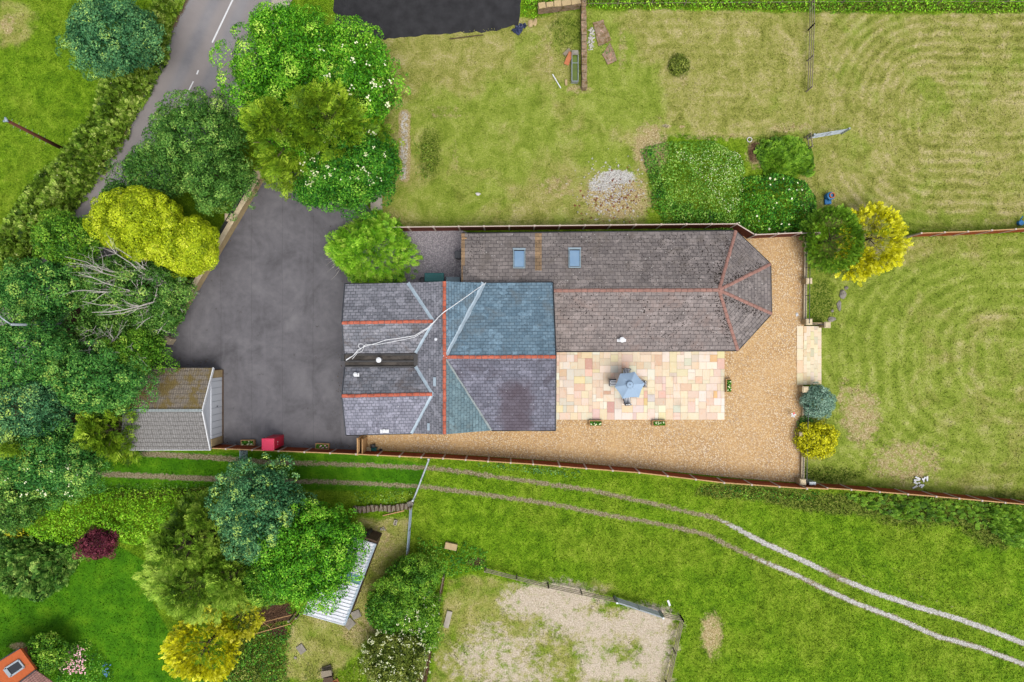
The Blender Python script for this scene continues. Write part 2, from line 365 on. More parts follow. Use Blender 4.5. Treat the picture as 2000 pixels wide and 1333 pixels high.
M['upvc'] = plain('white_cladding', (236, 240, 246), .05, .45, .3, sc=1, grime=.1)
M['render'] = plain('painted_render', (206, 196, 180), .1)
M['brick'] = plain('red_brick', (146, 96, 76), .2)
M['panel'] = None
def wood(name, a, b, sx=1., planks=0.0):
    n = N(name, .8, .2); oc = n.pos(); v = n.scale(oc, (14, 14, 1.2)); f = n.noise(1.2, 4, v)
    c = n.ramp(f, [(.3, T(*a)), (.7, T(*b))]); c = n.mix(n.mapr(n.noise(.9, 4), .5, .7, 0, .35), c, T(*[x * .7 for x in a]))
    n.col(c); n.bump(f, .01, .4); return n.m
M['panel'] = wood('redbrown_fence_board', (138, 58, 24), (176, 84, 38))
M['panel_dark'] = wood('dark_fence_board', (92, 40, 26), (126, 60, 40))
M['timber'] = wood('new_timber', (186, 142, 92), (214, 174, 124))
M['oldwood'] = wood('weathered_wood', (122, 112, 94), (166, 154, 134))
M['darkwood'] = wood('dark_wood', (72, 56, 42), (104, 84, 66))
M['bark'] = wood('bark', (78, 66, 52), (110, 96, 80))
M['deadbark'] = wood('bleached_dead_wood', (186, 178, 168), (226, 220, 212))
M['polewood'] = wood('creosoted_pole', (88, 48, 34), (120, 72, 54))
M['concrete'] = plain('concrete', (210, 192, 178), .15, sc=4, grime=.25)
M['slab'] = plain('grey_concrete_slab', (188, 180, 164), .2, sc=2, grime=.4, bump=.01)
M['rubble'] = plain('white_rubble', (226, 222, 216), .15, sc=6)
M['rubble_red'] = plain('brick_rubble', (150, 92, 66), .3, sc=6)
M['rock'] = plain('field_stone', (150, 144, 132), .3, sc=4, grime=.4, bump=.02)
M['galv'] = plain('galvanised_steel', (176, 186, 192), .12, .45, .5, .4)
M['zinc'] = plain('blue_grey_steel', (140, 158, 170), .12, .5, .5, .3)
M['iron'] = plain('black_ironwork', (34, 36, 42), .2, .5, .4)
M['red'] = plain('red_gloss_paint', (222, 24, 60), .06, .35, .4, sc=.8)
M['redtop'] = plain('pinkish_red_lid', (236, 56, 96), .06, .45, .3, sc=.8)  # lighter, pinker red than the cabinet body
M['teal'] = plain('teal_plastic', (14, 124, 122), .12, .5, .4)
M['bluegrey'] = plain('blue_grey_plastic', (150, 172, 182), .12, .5, .3)
M['bluecloth'] = plain('pale_blue_canvas', (164, 188, 212), .05, .9, .1, sc=1.2)
M['charcoal'] = plain('charcoal_metal', (58, 62, 70), .15, .5, .4)
M['blue'] = plain('blue_plastic', (30, 130, 196), .15, .5, .4)
M['navy'] = plain('navy_tarpaulin', (42, 54, 92), .5, .5, .5, sc=6)
M['terracotta'] = plain('terracotta', (196, 122, 80), .15)
M['orange_render'] = plain('orange_terrace_tile', (194, 98, 50), .12, sc=4, grime=.2)
M['glass_dark'] = plain('dark_glass', (22, 26, 30), .2, .08, .6)
M['blot'] = plain('blot_charcoal', (54, 54, 56), .35, .9, .15, sc=1.2, bump=.01)  # dark grey of the made-up blot sheet, not a known surface
M['dirt'] = plain('crumbly_earth', (88, 66, 50), .3, sc=5)
def glass():
    n = N('skylight_glass', .08, .6); n.col(T(150, 186, 216)); n.b.inputs['Metallic'].default_value = .35
    n.col(n.ramp(n.noise(.8, 2), [(.3, T(140, 178, 214)), (.7, T(166, 198, 224))])); return n.m
M['glass'] = glass()
def stripes():
    n = N('striped_cushion', .9, .1); sep = n.n.new('ShaderNodeSeparateXYZ'); n.l.new(n.objc(), sep.inputs[0])
    f = n.math('LESS_THAN', n.math('FRACT', n.math('DIVIDE', sep.outputs[1], .115)), .5); n.col(n.mix(f, T(70, 78, 98), T(246, 248, 250))); return n.m
M['stripes'] = stripes()
def corr():
    n = N('white_corrugated_sheet', .5, .3); c = n.ramp(n.noise(1.2, 5, dist=.5), [(.3, T(204, 208, 216)), (.7, T(238, 240, 246))])
    c = n.mix(n.mapr(n.noise(3, 5, rough=.75), .62, .7, 0, .75), c, T(150, 110, 90)); n.col(c); return n.m
M['corr'] = corr()
M['corr_blue'] = plain('blue_corrugated_sheet', (104, 130, 172), .2, sc=4)
M['lead_white'] = plain('road_paint', (234, 236, 238), .08, grime=.15, sc=5)

def foliage(name, stops, hue=None):
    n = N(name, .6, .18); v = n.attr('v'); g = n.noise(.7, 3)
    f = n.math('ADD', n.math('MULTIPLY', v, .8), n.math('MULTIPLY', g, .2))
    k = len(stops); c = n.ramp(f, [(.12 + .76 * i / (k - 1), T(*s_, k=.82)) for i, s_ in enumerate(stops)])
    n.col(c); tr = n.n.new('ShaderNodeBsdfTranslucent'); n.l.new(c, tr.inputs[0]); mx = n.n.new('ShaderNodeMixShader'); mx.inputs[0].default_value = .14
    n.l.new(n.b.outputs[0], mx.inputs[1]); n.l.new(tr.outputs[0], mx.inputs[2]); n.l.new(mx.outputs[0], n.n['Material Output'].inputs[0]); return n.m
FO = {
 'blue': foliage('bluish_foliage', [(24, 62, 36), (46, 98, 58), (78, 132, 82), (116, 164, 96), (176, 206, 96)]),
 'dark': foliage('dark_foliage', [(26, 58, 16), (52, 98, 30), (84, 132, 48), (124, 164, 70), (168, 196, 96)]),
 'bright': foliage('bright_foliage', [(24, 72, 6), (56, 120, 14), (92, 160, 26), (134, 192, 46), (182, 216, 86)]),
 'mid': foliage('mid_foliage', [(28, 68, 10), (58, 108, 20), (92, 142, 30), (132, 174, 48), (176, 204, 80)]),
 'syc': foliage('sycamore_foliage', [(22, 66, 24), (48, 106, 40), (80, 138, 54), (114, 164, 70), (166, 196, 86)]),
 'cyp': foliage('cypress_foliage', [(34, 60, 6), (66, 98, 12), (96, 132, 20), (126, 160, 30), (162, 188, 54)]),
 'cypg': foliage('green_cypress_foliage', [(44, 92, 10), (78, 136, 18), (112, 168, 30), (146, 196, 50), (184, 218, 84)]),
 'leyl': foliage('leylandii_foliage', [(36, 66, 10), (68, 104, 20), (98, 138, 30), (130, 166, 46), (166, 194, 74)]),
 'gold': foliage('golden_foliage', [(80, 102, 4), (124, 146, 8), (160, 180, 16), (192, 206, 36), (220, 226, 80)]),
 'gold2': foliage('yellow_conifer_foliage', [(96, 100, 4), (150, 152, 4), (190, 188, 8), (216, 214, 24), (238, 236, 80)]),
 'golddk': foliage('olive_gold_foliage', [(92, 96, 6), (134, 138, 10), (170, 172, 20), (200, 198, 40), (222, 216, 80)]),
 'hedge': foliage('hedge_foliage', [(56, 104, 8), (86, 142, 14), (116, 174, 22), (148, 202, 40), (184, 222, 76)]),
 'hedgerow': foliage('hedgerow_foliage', [(32, 56, 12), (66, 98, 20), (98, 132, 32), (132, 164, 52), (178, 196, 100)]),
 'box': foliage('clipped_bush_foliage', [(36, 68, 6), (58, 96, 10), (80, 122, 18), (104, 146, 30), (132, 170, 48)]),
 'purple': foliage('purple_foliage', [(52, 18, 30), (82, 30, 44), (108, 42, 58), (136, 64, 76), (160, 92, 96)]),
 'silver': foliage('silvery_foliage', [(62, 96, 82), (92, 128, 108), (122, 156, 134), (152, 182, 160), (182, 206, 184)]),
 'laurel': foliage('laurel_foliage', [(14, 56, 12), (36, 96, 20), (68, 134, 28), (110, 168, 44), (170, 206, 80)]),
 'bramble': foliage('bramble_foliage', [(44, 88, 24), (72, 124, 32), (100, 150, 48), (134, 176, 66), (176, 200, 110)]),
 'olive': foliage('olive_scrub_foliage', [(44, 60, 16), (76, 94, 26), (108, 124, 40), (142, 152, 64), (176, 178, 98)]),
 'white': foliage('white_blossom', [(176, 192, 120), (200, 208, 150), (216, 220, 178), (226, 228, 196), (236, 236, 212)]),
 'pink': foliage('pink_blossom', [(190, 120, 132), (212, 150, 158), (226, 178, 182), (236, 200, 202), (246, 224, 222)]),
 'bluef': foliage('blue_blossom', [(50, 90, 160), (70, 112, 180), (90, 134, 200), (110, 150, 214), (140, 176, 224)]),
}

# ------------------------------------------------------------------ ground sheet
def inpoly(X, Y, poly):
    r = np.zeros(X.shape, bool); n = len(poly)
    for i in range(n):
        x1, y1 = poly[i]; x2, y2 = poly[(i + 1) % n]
        if y1 == y2: continue
        c = ((y1 > Y) != (y2 > Y)) & (X < (x2 - x1) * (Y - y1) / (y2 - y1) + x1); r ^= c
    return r
def dseg(X, Y, pts, closed=False):
    d = np.full(X.shape, 1e9); n = len(pts)
    for i in range(n if closed else n - 1):
        (x1, y1), (x2, y2) = pts[i], pts[(i + 1) % n]; dx, dy = x2 - x1, y2 - y1
        t = np.clip(((X - x1) * dx + (Y - y1) * dy) / (dx * dx + dy * dy + 1e-9), 0, 1)
        d = np.minimum(d, np.hypot(X - x1 - t * dx, Y - y1 - t * dy))
    return d
def area(X, Y, poly, soft=8):
    d = dseg(X, Y, poly, True); s_ = np.where(inpoly(X, Y, poly), d, -d); return np.clip(.5 + s_ / soft / 2, 0, 1)
def line(X, Y, pts, wd, soft=6): return np.clip(.5 + (wd - dseg(X, Y, pts)) / soft, 0, 1)
def spot(X, Y, x, y, rx, ry, a=1): return a * np.clip(1.6 - 1.1 * np.hypot((X - x) / rx, (Y - y) / ry), 0, 1)
TR1 = [(180, 888), (250, 885), (400, 893), (520, 903), (700, 908), (850, 915), (960, 930), (1080, 947), (1150, 957), (1280, 985), (1400, 1013), (1440, 1034), (1500, 1066), (1560, 1093), (1620, 1122), (1650, 1137), (1720, 1165), (1800, 1192), (1880, 1215), (1950, 1240), (2020, 1268)]
TR2 = [(120, 918), (200, 926), (420, 936), (620, 941), (700, 944), (840, 952), (960, 968), (1080, 985), (1180, 1005), (1280, 1022), (1380, 1045), (1450, 1080), (1500, 1103), (1560, 1128), (1620, 1158), (1680, 1185), (1760, 1215), (1840, 1250), (1920, 1272), (2020, 1308)]
ARENA = [(872, 1128), (950, 1122), (1060, 1150), (1206, 1182), (1338, 1214), (1312, 1345), (835, 1345)]
def masks(X, Y):
    m = {}; mx = np.maximum
    F1 = [(735, 75), (1040, 35), (1140, 20), (2060, 18), (2060, 448), (1700, 448), (1575, 430), (1560, 268), (1270, 262), (1262, 445), (760, 445), (735, 400)]
    F2 = [(1575, 520), (1640, 455), (2060, 455), (2060, 985), (1840, 965), (1560, 945), (1610, 640), (1585, 560)]
    m['dry'] = mx(area(X, Y, F1, 10), area(X, Y, F2, 10))
    m['dry'] = mx(m['dry'], area(X, Y, ARENA, 8) * .62)
    m['dry'] = mx(m['dry'], spot(X, Y, 25, 45, 45, 55, .7)); m['dry'] = mx(m['dry'], area(X, Y, [(700, 1010), (800, 1010), (800, 1100), (730, 1240), (650, 1333), (480, 1333), (560, 1240)], 14) * .75)
    m['dry'] = mx(m['dry'], spot(X, Y, 1150, 1150, 60, 20, .6))
    A = np.stack([spot(X, Y, 960, 260, 150, 90), spot(X, Y, 1160, 120, 60, 120), spot(X, Y, 860, 395, 120, 40, .7), spot(X, Y, 1700, 720, 90, 110), spot(X, Y, 1900, 560, 200, 40, .7),
                  spot(X, Y, 1250, 200, 60, 60, .8), spot(X, Y, 1190, 300, 50, 30, 1), spot(X, Y, 1900, 430, 200, 20, .5), spot(X, Y, 1750, 880, 200, 50, .6), spot(X, Y, 1610, 570, 40, 60, .6), spot(X, Y, 850, 100, 80, 60, -.4)]); m['lush'] = A.sum(0)
    m['lush'] -= spot(X, Y, 1450, 130, 130, 110, .5)
    m['lush'] += sm(440, 470, Y) * sm(1560, 1600, X) * (Y < 990) * .45
    # mown rows: rounded rings
    def ring(cx, cy, hx, hy): return np.hypot(np.maximum(np.abs(X - cx) - hx, 0), np.maximum(np.abs(Y - cy) - hy, 0))
    a = ring(2150, 225, 320, 25); b = ring(1370, 140, 110, 15); c_ = np.hypot(np.maximum(np.abs(X - 2120) - 170, 0) * .75, np.maximum(np.abs(Y - 700) - 30, 0))
    m['phase'] = np.where(X > 1578, np.where(Y < 450, a * 2 * math.pi / 19.5, c_ * 2 * math.pi / 22), b * 2 * math.pi / 20)
    m['stripe'] = np.where(X > 1578, (1.0 * sm(1580, 1700, X) * .7 + .3) * np.where(Y < 450, 1., .85), .45 * sm(1180, 1260, X)) * (Y < 1000)
    m['lawn'] = mx(area(X, Y, [(-40, 1130), (120, 1085), (230, 1065), (290, 1100), (300, 1180), (345, 1260), (360, 1345), (60, 1345), (-40, 1345)], 10), area(X, Y, [(190, 878), (700, 885), (840, 905), (820, 960), (420, 960), (150, 965)], 14) * .9)
    m['rough'] = np.stack([line(X, Y, [(1420, 950), (1600, 985), (1800, 1000), (2010, 1035)], 22, 22) * .85, spot(X, Y, 1800, 1000, 110, 40, .8), spot(X, Y, 1960, 1020, 80, 60, .85), spot(X, Y, 1610, 590, 30, 60, .75), spot(X, Y, 1620, 930, 80, 18, .8),
                           line(X, Y, [(1040, 6), (2010, 6)], 8, 10), spot(X, Y, 1110, 60, 50, 50, .55), spot(X, Y, 840, 300, 25, 60, .7), line(X, Y, [(760, 436), (1280, 432)], 6, 20) * .6, spot(X, Y, 1420, 960, 70, 18, .8),
                           spot(X, Y, 1520, 290, 60, 40, .8), area(X, Y, [(240, 960), (430, 950), (430, 975), (200, 975)], 8), line(X, Y, [(360, 20), (300, 140), (180, 350), (60, 500)], 14, 14) * .6, spot(X, Y, 1325, 130, 24, 26, .7),  # strip above the clipped hedge: hedge shade painted as darker grass
                           spot(X, Y, 660, 410, 60, 40), area(X, Y, [(470, 1190), (560, 1190), (560, 1333), (440, 1333)], 14)]).max(0)
    m['bare'] = np.stack([spot(X, Y, 890, 305, 8, 40, .5), spot(X, Y, 1330, 160, 20, 22, .45), spot(X, Y, 1690, 815, 50, 70, .68), spot(X, Y, 1780, 905, 90, 55, .62), spot(X, Y, 1660, 780, 22, 45, .6), spot(X, Y, 1850, 940, 60, 20, .4), line(X, Y, [(790, 225), (790, 345)], 12, 8),
                          spot(X, Y, 1270, 290, 40, 60, .75), spot(X, Y, 1205, 385, 80, 55, .75), spot(X, Y, 1090, 365, 50, 30, .55), spot(X, Y, 1390, 1240, 26, 50, .75), spot(X, Y, 1215, 100, 12, 70, .5), spot(X, Y, 1380, 265, 90, 12, .5), spot(X, Y, 1545, 245, 60, 14, .55),
                          spot(X, Y, 1305, 246, 7, 4, 1), spot(X, Y, 1333, 248, 7, 4, 1), spot(X, Y, 1480, 300, 22, 35, .7), spot(X, Y, 745, 1060, 30, 50, .55), spot(X, Y, 700, 1230, 50, 35, .55), spot(X, Y, 870, 220, 60, 20, .45), spot(X, Y, 15, 50, 20, 30, .6),
                          spot(X, Y, 900, 1240, 12, 30, .4), spot(X, Y, 1130, 175, 30, 12, .6), spot(X, Y, 1065, 110, 30, 60, .45), spot(X, Y, 37, 1262, 20, 8, .9)]).max(0)
    m['sand'] = np.stack([area(X, Y, [(980, 1140), (1206, 1190), (1332, 1222), (1305, 1345), (1130, 1345), (1090, 1250), (1020, 1190)], 30) * .70, spot(X, Y, 1080, 1170, 110, 40, .7), spot(X, Y, 1130, 1240, 120, 70, .6), spot(X, Y, 1000, 1290, 160, 70, .56), spot(X, Y, 1020, 1180, 60, 40, .6), spot(X, Y, 960, 1250, 70, 50, .5), spot(X, Y, 1260, 1215, 70, 40, .72), spot(X, Y, 920, 1290, 70, 50, .38)]).max(0)
    m['sand'] = m['sand'] - spot(X, Y, 1220, 1270, 40, 30, .25) - spot(X, Y, 1100, 1270, 60, 40, .2)
    m['soil'] = np.stack([area(X, Y, [(500, 1180), (565, 1180), (575, 1210), (500, 1225)], 8), spot(X, Y, 540, 1232, 24, 12, .8), spot(X, Y, 1475, 296, 16, 30, .6), spot(X, Y, 1560, 1800, 1, 1), line(X, Y, [(190, 420), (60, 620)], 6, 8), spot(X, Y, 930, 1098, 22, 10, .7), spot(X, Y, 400, 1090, 80, 60),
                          spot(X, Y, 815, 1310, 20, 30, .6), area(X, Y, [(120, 470), (330, 430), (310, 700), (260, 860), (-20, 1000), (-20, 600)], 20), line(X, Y, [(866, 1130), (830, 1333)], 5, 8) * .7]).max(0)
    t = mx(line(X, Y, TR1, 5.5, 7), line(X, Y, TR2, 5.5, 7)); wk = sm(440, 620, X) * (1 - sm(1430, 1500, X)); m['track'] = t * (1 - .22 * wk)
    m['track'] = mx(m['track'], line(X, Y, [(1330, 240), (1700, 240)], 1, 5) * 0); m['track'] = mx(m['track'], mx(line(X, Y, [(1690, 1130), (1850, 1185), (2010, 1240)], 1.6, 6), line(X, Y, [(1735, 1110), (1880, 1160), (1990, 1190)], 1.6, 6)) * .55)
    m['track'] = mx(m['track'], mx(spot(X, Y, 1300, 246, 8, 4), 0 * X))
    p1 = line(X, Y, TR1[9:], 4.5, 7) * sm(1330, 1480, X); p2 = line(X, Y, TR2[9:], 3.8, 7) * sm(1380, 1560, X); m['pale'] = mx(p1 * (1 - .5 * np.exp(-((X - 1640) / 25) ** 2)), p2 * (1 - .35 * np.exp(-((X - 1590) / 25) ** 2)))
    m['pale'] = mx(m['pale'], np.maximum(spot(X, Y, 1205, 346, 38, 15, .85), spot(X, Y, 1172, 362, 28, 18, .62)))
    m['pale'] = mx(m['pale'], line(X, Y, [(790, 225), (788, 345)], 10, 8) * .5)
    return m
def axis(lo, hi, st, far):
    a = np.arange(lo, hi + 1e-6, st); e = np.array([1.5, 4, 9, 20, 50, 120, 300, 600.])
    return np.concatenate([(lo - e)[::-1], a, hi + e])
xs = axis(-42, 42, .2, 0); ys = axis(-28.4, 28.4, .2, 0)
GX, GY = np.meshgrid(xs, ys); GM = masks(1000 + 25 * GX, 666.5 - 25 * GY)
def make_ground():
    me = bpy.data.meshes.new('ground'); nx, ny = len(xs), len(ys); Z = ground(GX, GY)
    bump_ = (np.sin(GX * 1.3 + 2 * np.sin(GY * .7)) * np.sin(GY * 1.1 + 1.5 * np.sin(GX * .5)) * .012)
    Z = Z - .012 + bump_
    V = np.stack([GX, GY, Z], -1).reshape(-1, 3)
    i = np.arange(nx * ny).reshape(ny, nx); F = np.stack([i[:-1, :-1], i[:-1, 1:], i[1:, 1:], i[1:, :-1]], -1).reshape(-1, 4)
    me.vertices.add(len(V)); me.vertices.foreach_set('co', V.astype(np.float32).ravel())
    me.loops.add(F.size); me.loops.foreach_set('vertex_index', F.astype(np.int32).ravel())
    me.polygons.add(len(F)); me.polygons.foreach_set('loop_start', np.arange(0, F.size, 4, dtype=np.int32)); me.update(calc_edges=True)
    me.polygons.foreach_set('use_smooth', np.ones(len(F), bool))
    for k, v in GM.items():
        me.attributes.new(k, 'FLOAT', 'POINT').data.foreach_set('value', v.astype(np.float32).ravel())
    props(link('ground', me, M['ground']), kind='structure')
make_ground()
def sheet(name, px, z, mat, kind='structure', parent=None):
    b = MB(); pts = [P(x, y, 0) for x, y in px]; b.add([(p[0], p[1], z) for p in pts], [tuple(range(len(pts)))])
    o = b.build(name, mat, parent)
    if o.data.polygons[0].normal.z < 0: o.data.flip_normals()
    return props(o, kind=kind) if kind else o
def ragged(px, amp=2, step=14, seed=1, closed=True):
    rr = random.Random(seed); out = []; n = len(px)
    for i in range(n if closed else n - 1):
        (x1, y1), (x2, y2) = px[i], px[(i + 1) % n]; k = max(1, int(math.hypot(x2 - x1, y2 - y1) / step))
        for j in range(k): out.append((x1 + (x2 - x1) * j / k + rr.uniform(-amp, amp), y1 + (y2 - y1) * j / k + rr.uniform(-amp, amp)))
    return out
# driveway, gravels
sheet('driveway', [(500, 325), (560, 335), (640, 345), (700, 380), (745, 440), (745, 470), (700, 600), (706, 850), (706, 880), (413, 873), (250, 885), (250, 720), (300, 715), (318, 672), (326, 645)], .004, M['drive'])
sheet('gravel_yard_grey', [(700, 449), (903, 451), (960, 470), (960, 620), (690, 620)], .012, M['grey_gravel'])
sheet('gravel_terrace', [(707, 840), (800, 800), (1060, 660), (1400, 640), (1430, 470), (1455, 459), (1575, 456), (1570, 632), (1568, 760), (1562, 943), (1440, 934), (1250, 915), (1050, 898), (860, 886), (707, 878)], .016, M['gravel'])
sheet('blotted_out_patch', ragged([(652, -60), (652, 20), (658, 52), (680, 72), (740, 78), (800, 72), (880, 66), (960, 62), (1010, 50), (1018, 10), (1018, -60)], 2.5, 10), .006, M['blot'])  # invented dark sheet over a blotted-out area; no real yard known here
# road with a lane attribute across its width
def road():
    Lp = [(420, -90), (364, 0), (314, 101), (270, 203), (236, 277), (189, 331), (135, 419), (60, 525), (-40, 660), (-90, 730)]
    Rp = [(590, -90), (533, 0), (500, 90), (456, 178), (410, 255), (355, 330), (290, 420), (210, 520), (100, 660), (40, 750)]
    me = bpy.data.meshes.new('road'); V = []; La = []; m = 12
    for a, b in zip(Lp, Rp):
        for k in range(m + 1):
            t = k / m; p = P(a[0] + (b[0] - a[0]) * t, a[1] + (b[1] - a[1]) * t, 0); V.append((p[0], p[1], .004)); La.append(t)
    F = [(i * (m + 1) + k, i * (m + 1) + k + 1, (i + 1) * (m + 1) + k + 1, (i + 1) * (m + 1) + k) for i in range(len(Lp) - 1) for k in range(m)]
    me.from_pydata(V, [], [f[::-1] for f in F]); me.attributes.new('lane', 'FLOAT', 'POINT').data.foreach_set('value', La)
    o = props(link('road', me, M['road']), kind='structure')
    if o.data.polygons[0].normal.z < 0: o.data.flip_normals()
    # pavement and kerb on the house side
    Rp2 = [(x + 34 + 0 * y, y + 8) for x, y in Rp[:5]]
    b = MB(); q = [P(x, y) for x, y in Rp[:5]] + [P(x, y) for x, y in Rp2[::-1]]; b.prism([(p[0], p[1]) for p in q], -.05, .10)
    props(b.build('pavement', M['slab']), kind='structure')
    # centre line dashes
    b = MB()
    def dash(p, q, w_=.12, wear=0, seed=0):
        rr = random.Random(seed); p = np.array(P(*p)[:2]); q = np.array(P(*q)[:2]); d = q - p; L = np.linalg.norm(d); d /= L; nn = np.array((-d[1], d[0])); t = 0
        while t < L:
            s_ = min(L - t, .35)
            if rr.random() > wear:
                a = p + d * t; c = p + d * (t + s_); e = w_ / 2
                e1 = e * rr.uniform(.8, 1.05)
                b.add([(*(a + nn * e), .009), (*(a - nn * e), .009), (*(c - nn * e1), .009), (*(c + nn * e1), .009)], [(0, 1, 2, 3)])
            t += s_
    dash((480, -60), (472, -40)); dash((455, 0), (415, 84)); dash((388, 138), (384, 148), .1, .4, 2); dash((382, 152), (374, 168), .09, .45, 3); dash((374, 168), (351, 213), .1, .12, 4); dash((310, 285), (262, 360), .1, .1, 5)
    o = b.build('road_marking', M['lead_white']); props(o, kind='structure')
road()
# ------------------------------------------------------------------ foliage builders
def unit(a): return a / (np.linalg.norm(a, axis=-1, keepdims=True) + 1e-9)
def leaves(name, pts, nrm, size, mat, parent, asp=.62, tilt=.7, v=None, rg=rng):
    """many small leaf faces (diamonds), each with its own tint value v"""
    n = len(pts); nr = unit(nrm + rg.normal(0, tilt, (n, 3))); a = unit(np.cross(nr, rg.normal(0, 1, (n, 3)))); b = np.cross(nr, a)
    s = (size * rg.uniform(.6, 1.35, n))[:, None]; a = a * s; b = b * s * asp
    V = np.stack([pts - a * .5, pts - b * .5 + nr * s * .08, pts + a * .6, pts + b * .5 + nr * s * .08], 1).reshape(-1, 3)
    if v is None: v = rg.normal(.5, .16, n)
    return np_mesh(name, V, 4, mat, parent, {'v': ('FLOAT', np.repeat(np.clip(v, 0, 1), 4))})
def fronds(name, pts, dirs, L, mat, parent, k=7, wd=.10, v=None, rg=rng, spread=.75):
    n = len(pts); d = unit(dirs); up = np.array([0, 0, 1.]) + rg.normal(0, .35, (n, 3)); s = unit(np.cross(d, up)); u = np.cross(s, d)
    Ls = L * rg.uniform(.6, 1.3, n); V = []; vv = []
    if v is None: v = rg.normal(.5, .14, n)
    for i in range(k):
        t = (i + .5) / k; ll = (1 - t) * .55 + .18
        for sg in (-1, 1):
            base = pts + d * (Ls * t)[:, None] + u * (-.12 * t * t * Ls)[:, None]
            dr = unit(d * (1 - spread * .35) + s * sg * spread + u * rg.normal(.05, .2, n)[:, None])
            tip = base + dr * (Ls * ll * rg.uniform(.7, 1.2, n))[:, None]; wv = unit(np.cross(dr, u)) * (Ls * wd * .5)[:, None]; mid = base + (tip - base) * .45
            V.append(np.stack([base, mid - wv, tip, mid + wv], 1)); vv.append(np.clip(v + rg.normal(0, .08, n) + t * .12, 0, 1))
    V = np.concatenate(V).reshape(-1, 3); vv = np.repeat(np.concatenate(vv), 4)
    return np_mesh(name, V, 4, mat, parent, {'v': ('FLOAT', vv)})
def sphere_pts(n, rg, zmin=-.35):
    z = rg.uniform(zmin, 1, n); a = rg.uniform(0, 2 * math.pi, n); r = np.sqrt(1 - z * z); return np.stack([r * np.cos(a), r * np.sin(a), z], 1)
def lump(D, rg, amp=.16, fr=(2, 5)):
    o = np.zeros(len(D))
    for _ in range(7):
        q = unit(rg.normal(0, 1, 3)) * rg.uniform(*fr); o += np.sin(D @ q + rg.uniform(0, 6.28)) * amp / 2.2
    return 1 + o
def trunk(root, H, r, seed, limbs=5, spread=2.0, mat='bark', z0=0):
    rr = random.Random(seed); b = MB(); b.tube([(0, 0, z0 - .2), (rr.uniform(-.1, .1), rr.uniform(-.1, .1), H * .4), (rr.uniform(-.2, .2), rr.uniform(-.2, .2), H * .8)], [r * 1.15, r * .8, r * .25], 8)
    for i in range(limbs):
        a = 6.28 * i / limbs + rr.uniform(-.4, .4); h = H * rr.uniform(.25, .55); e = spread * rr.uniform(.5, .8)
        b.tube([(0, 0, h), (math.cos(a) * e * .5, math.sin(a) * e * .5, h + H * .12), (math.cos(a) * e, math.sin(a) * e, h + H * .26)], [r * .45, r * .28, r * .08], 6)
    b.build('trunk', M[mat], root, smooth=True)
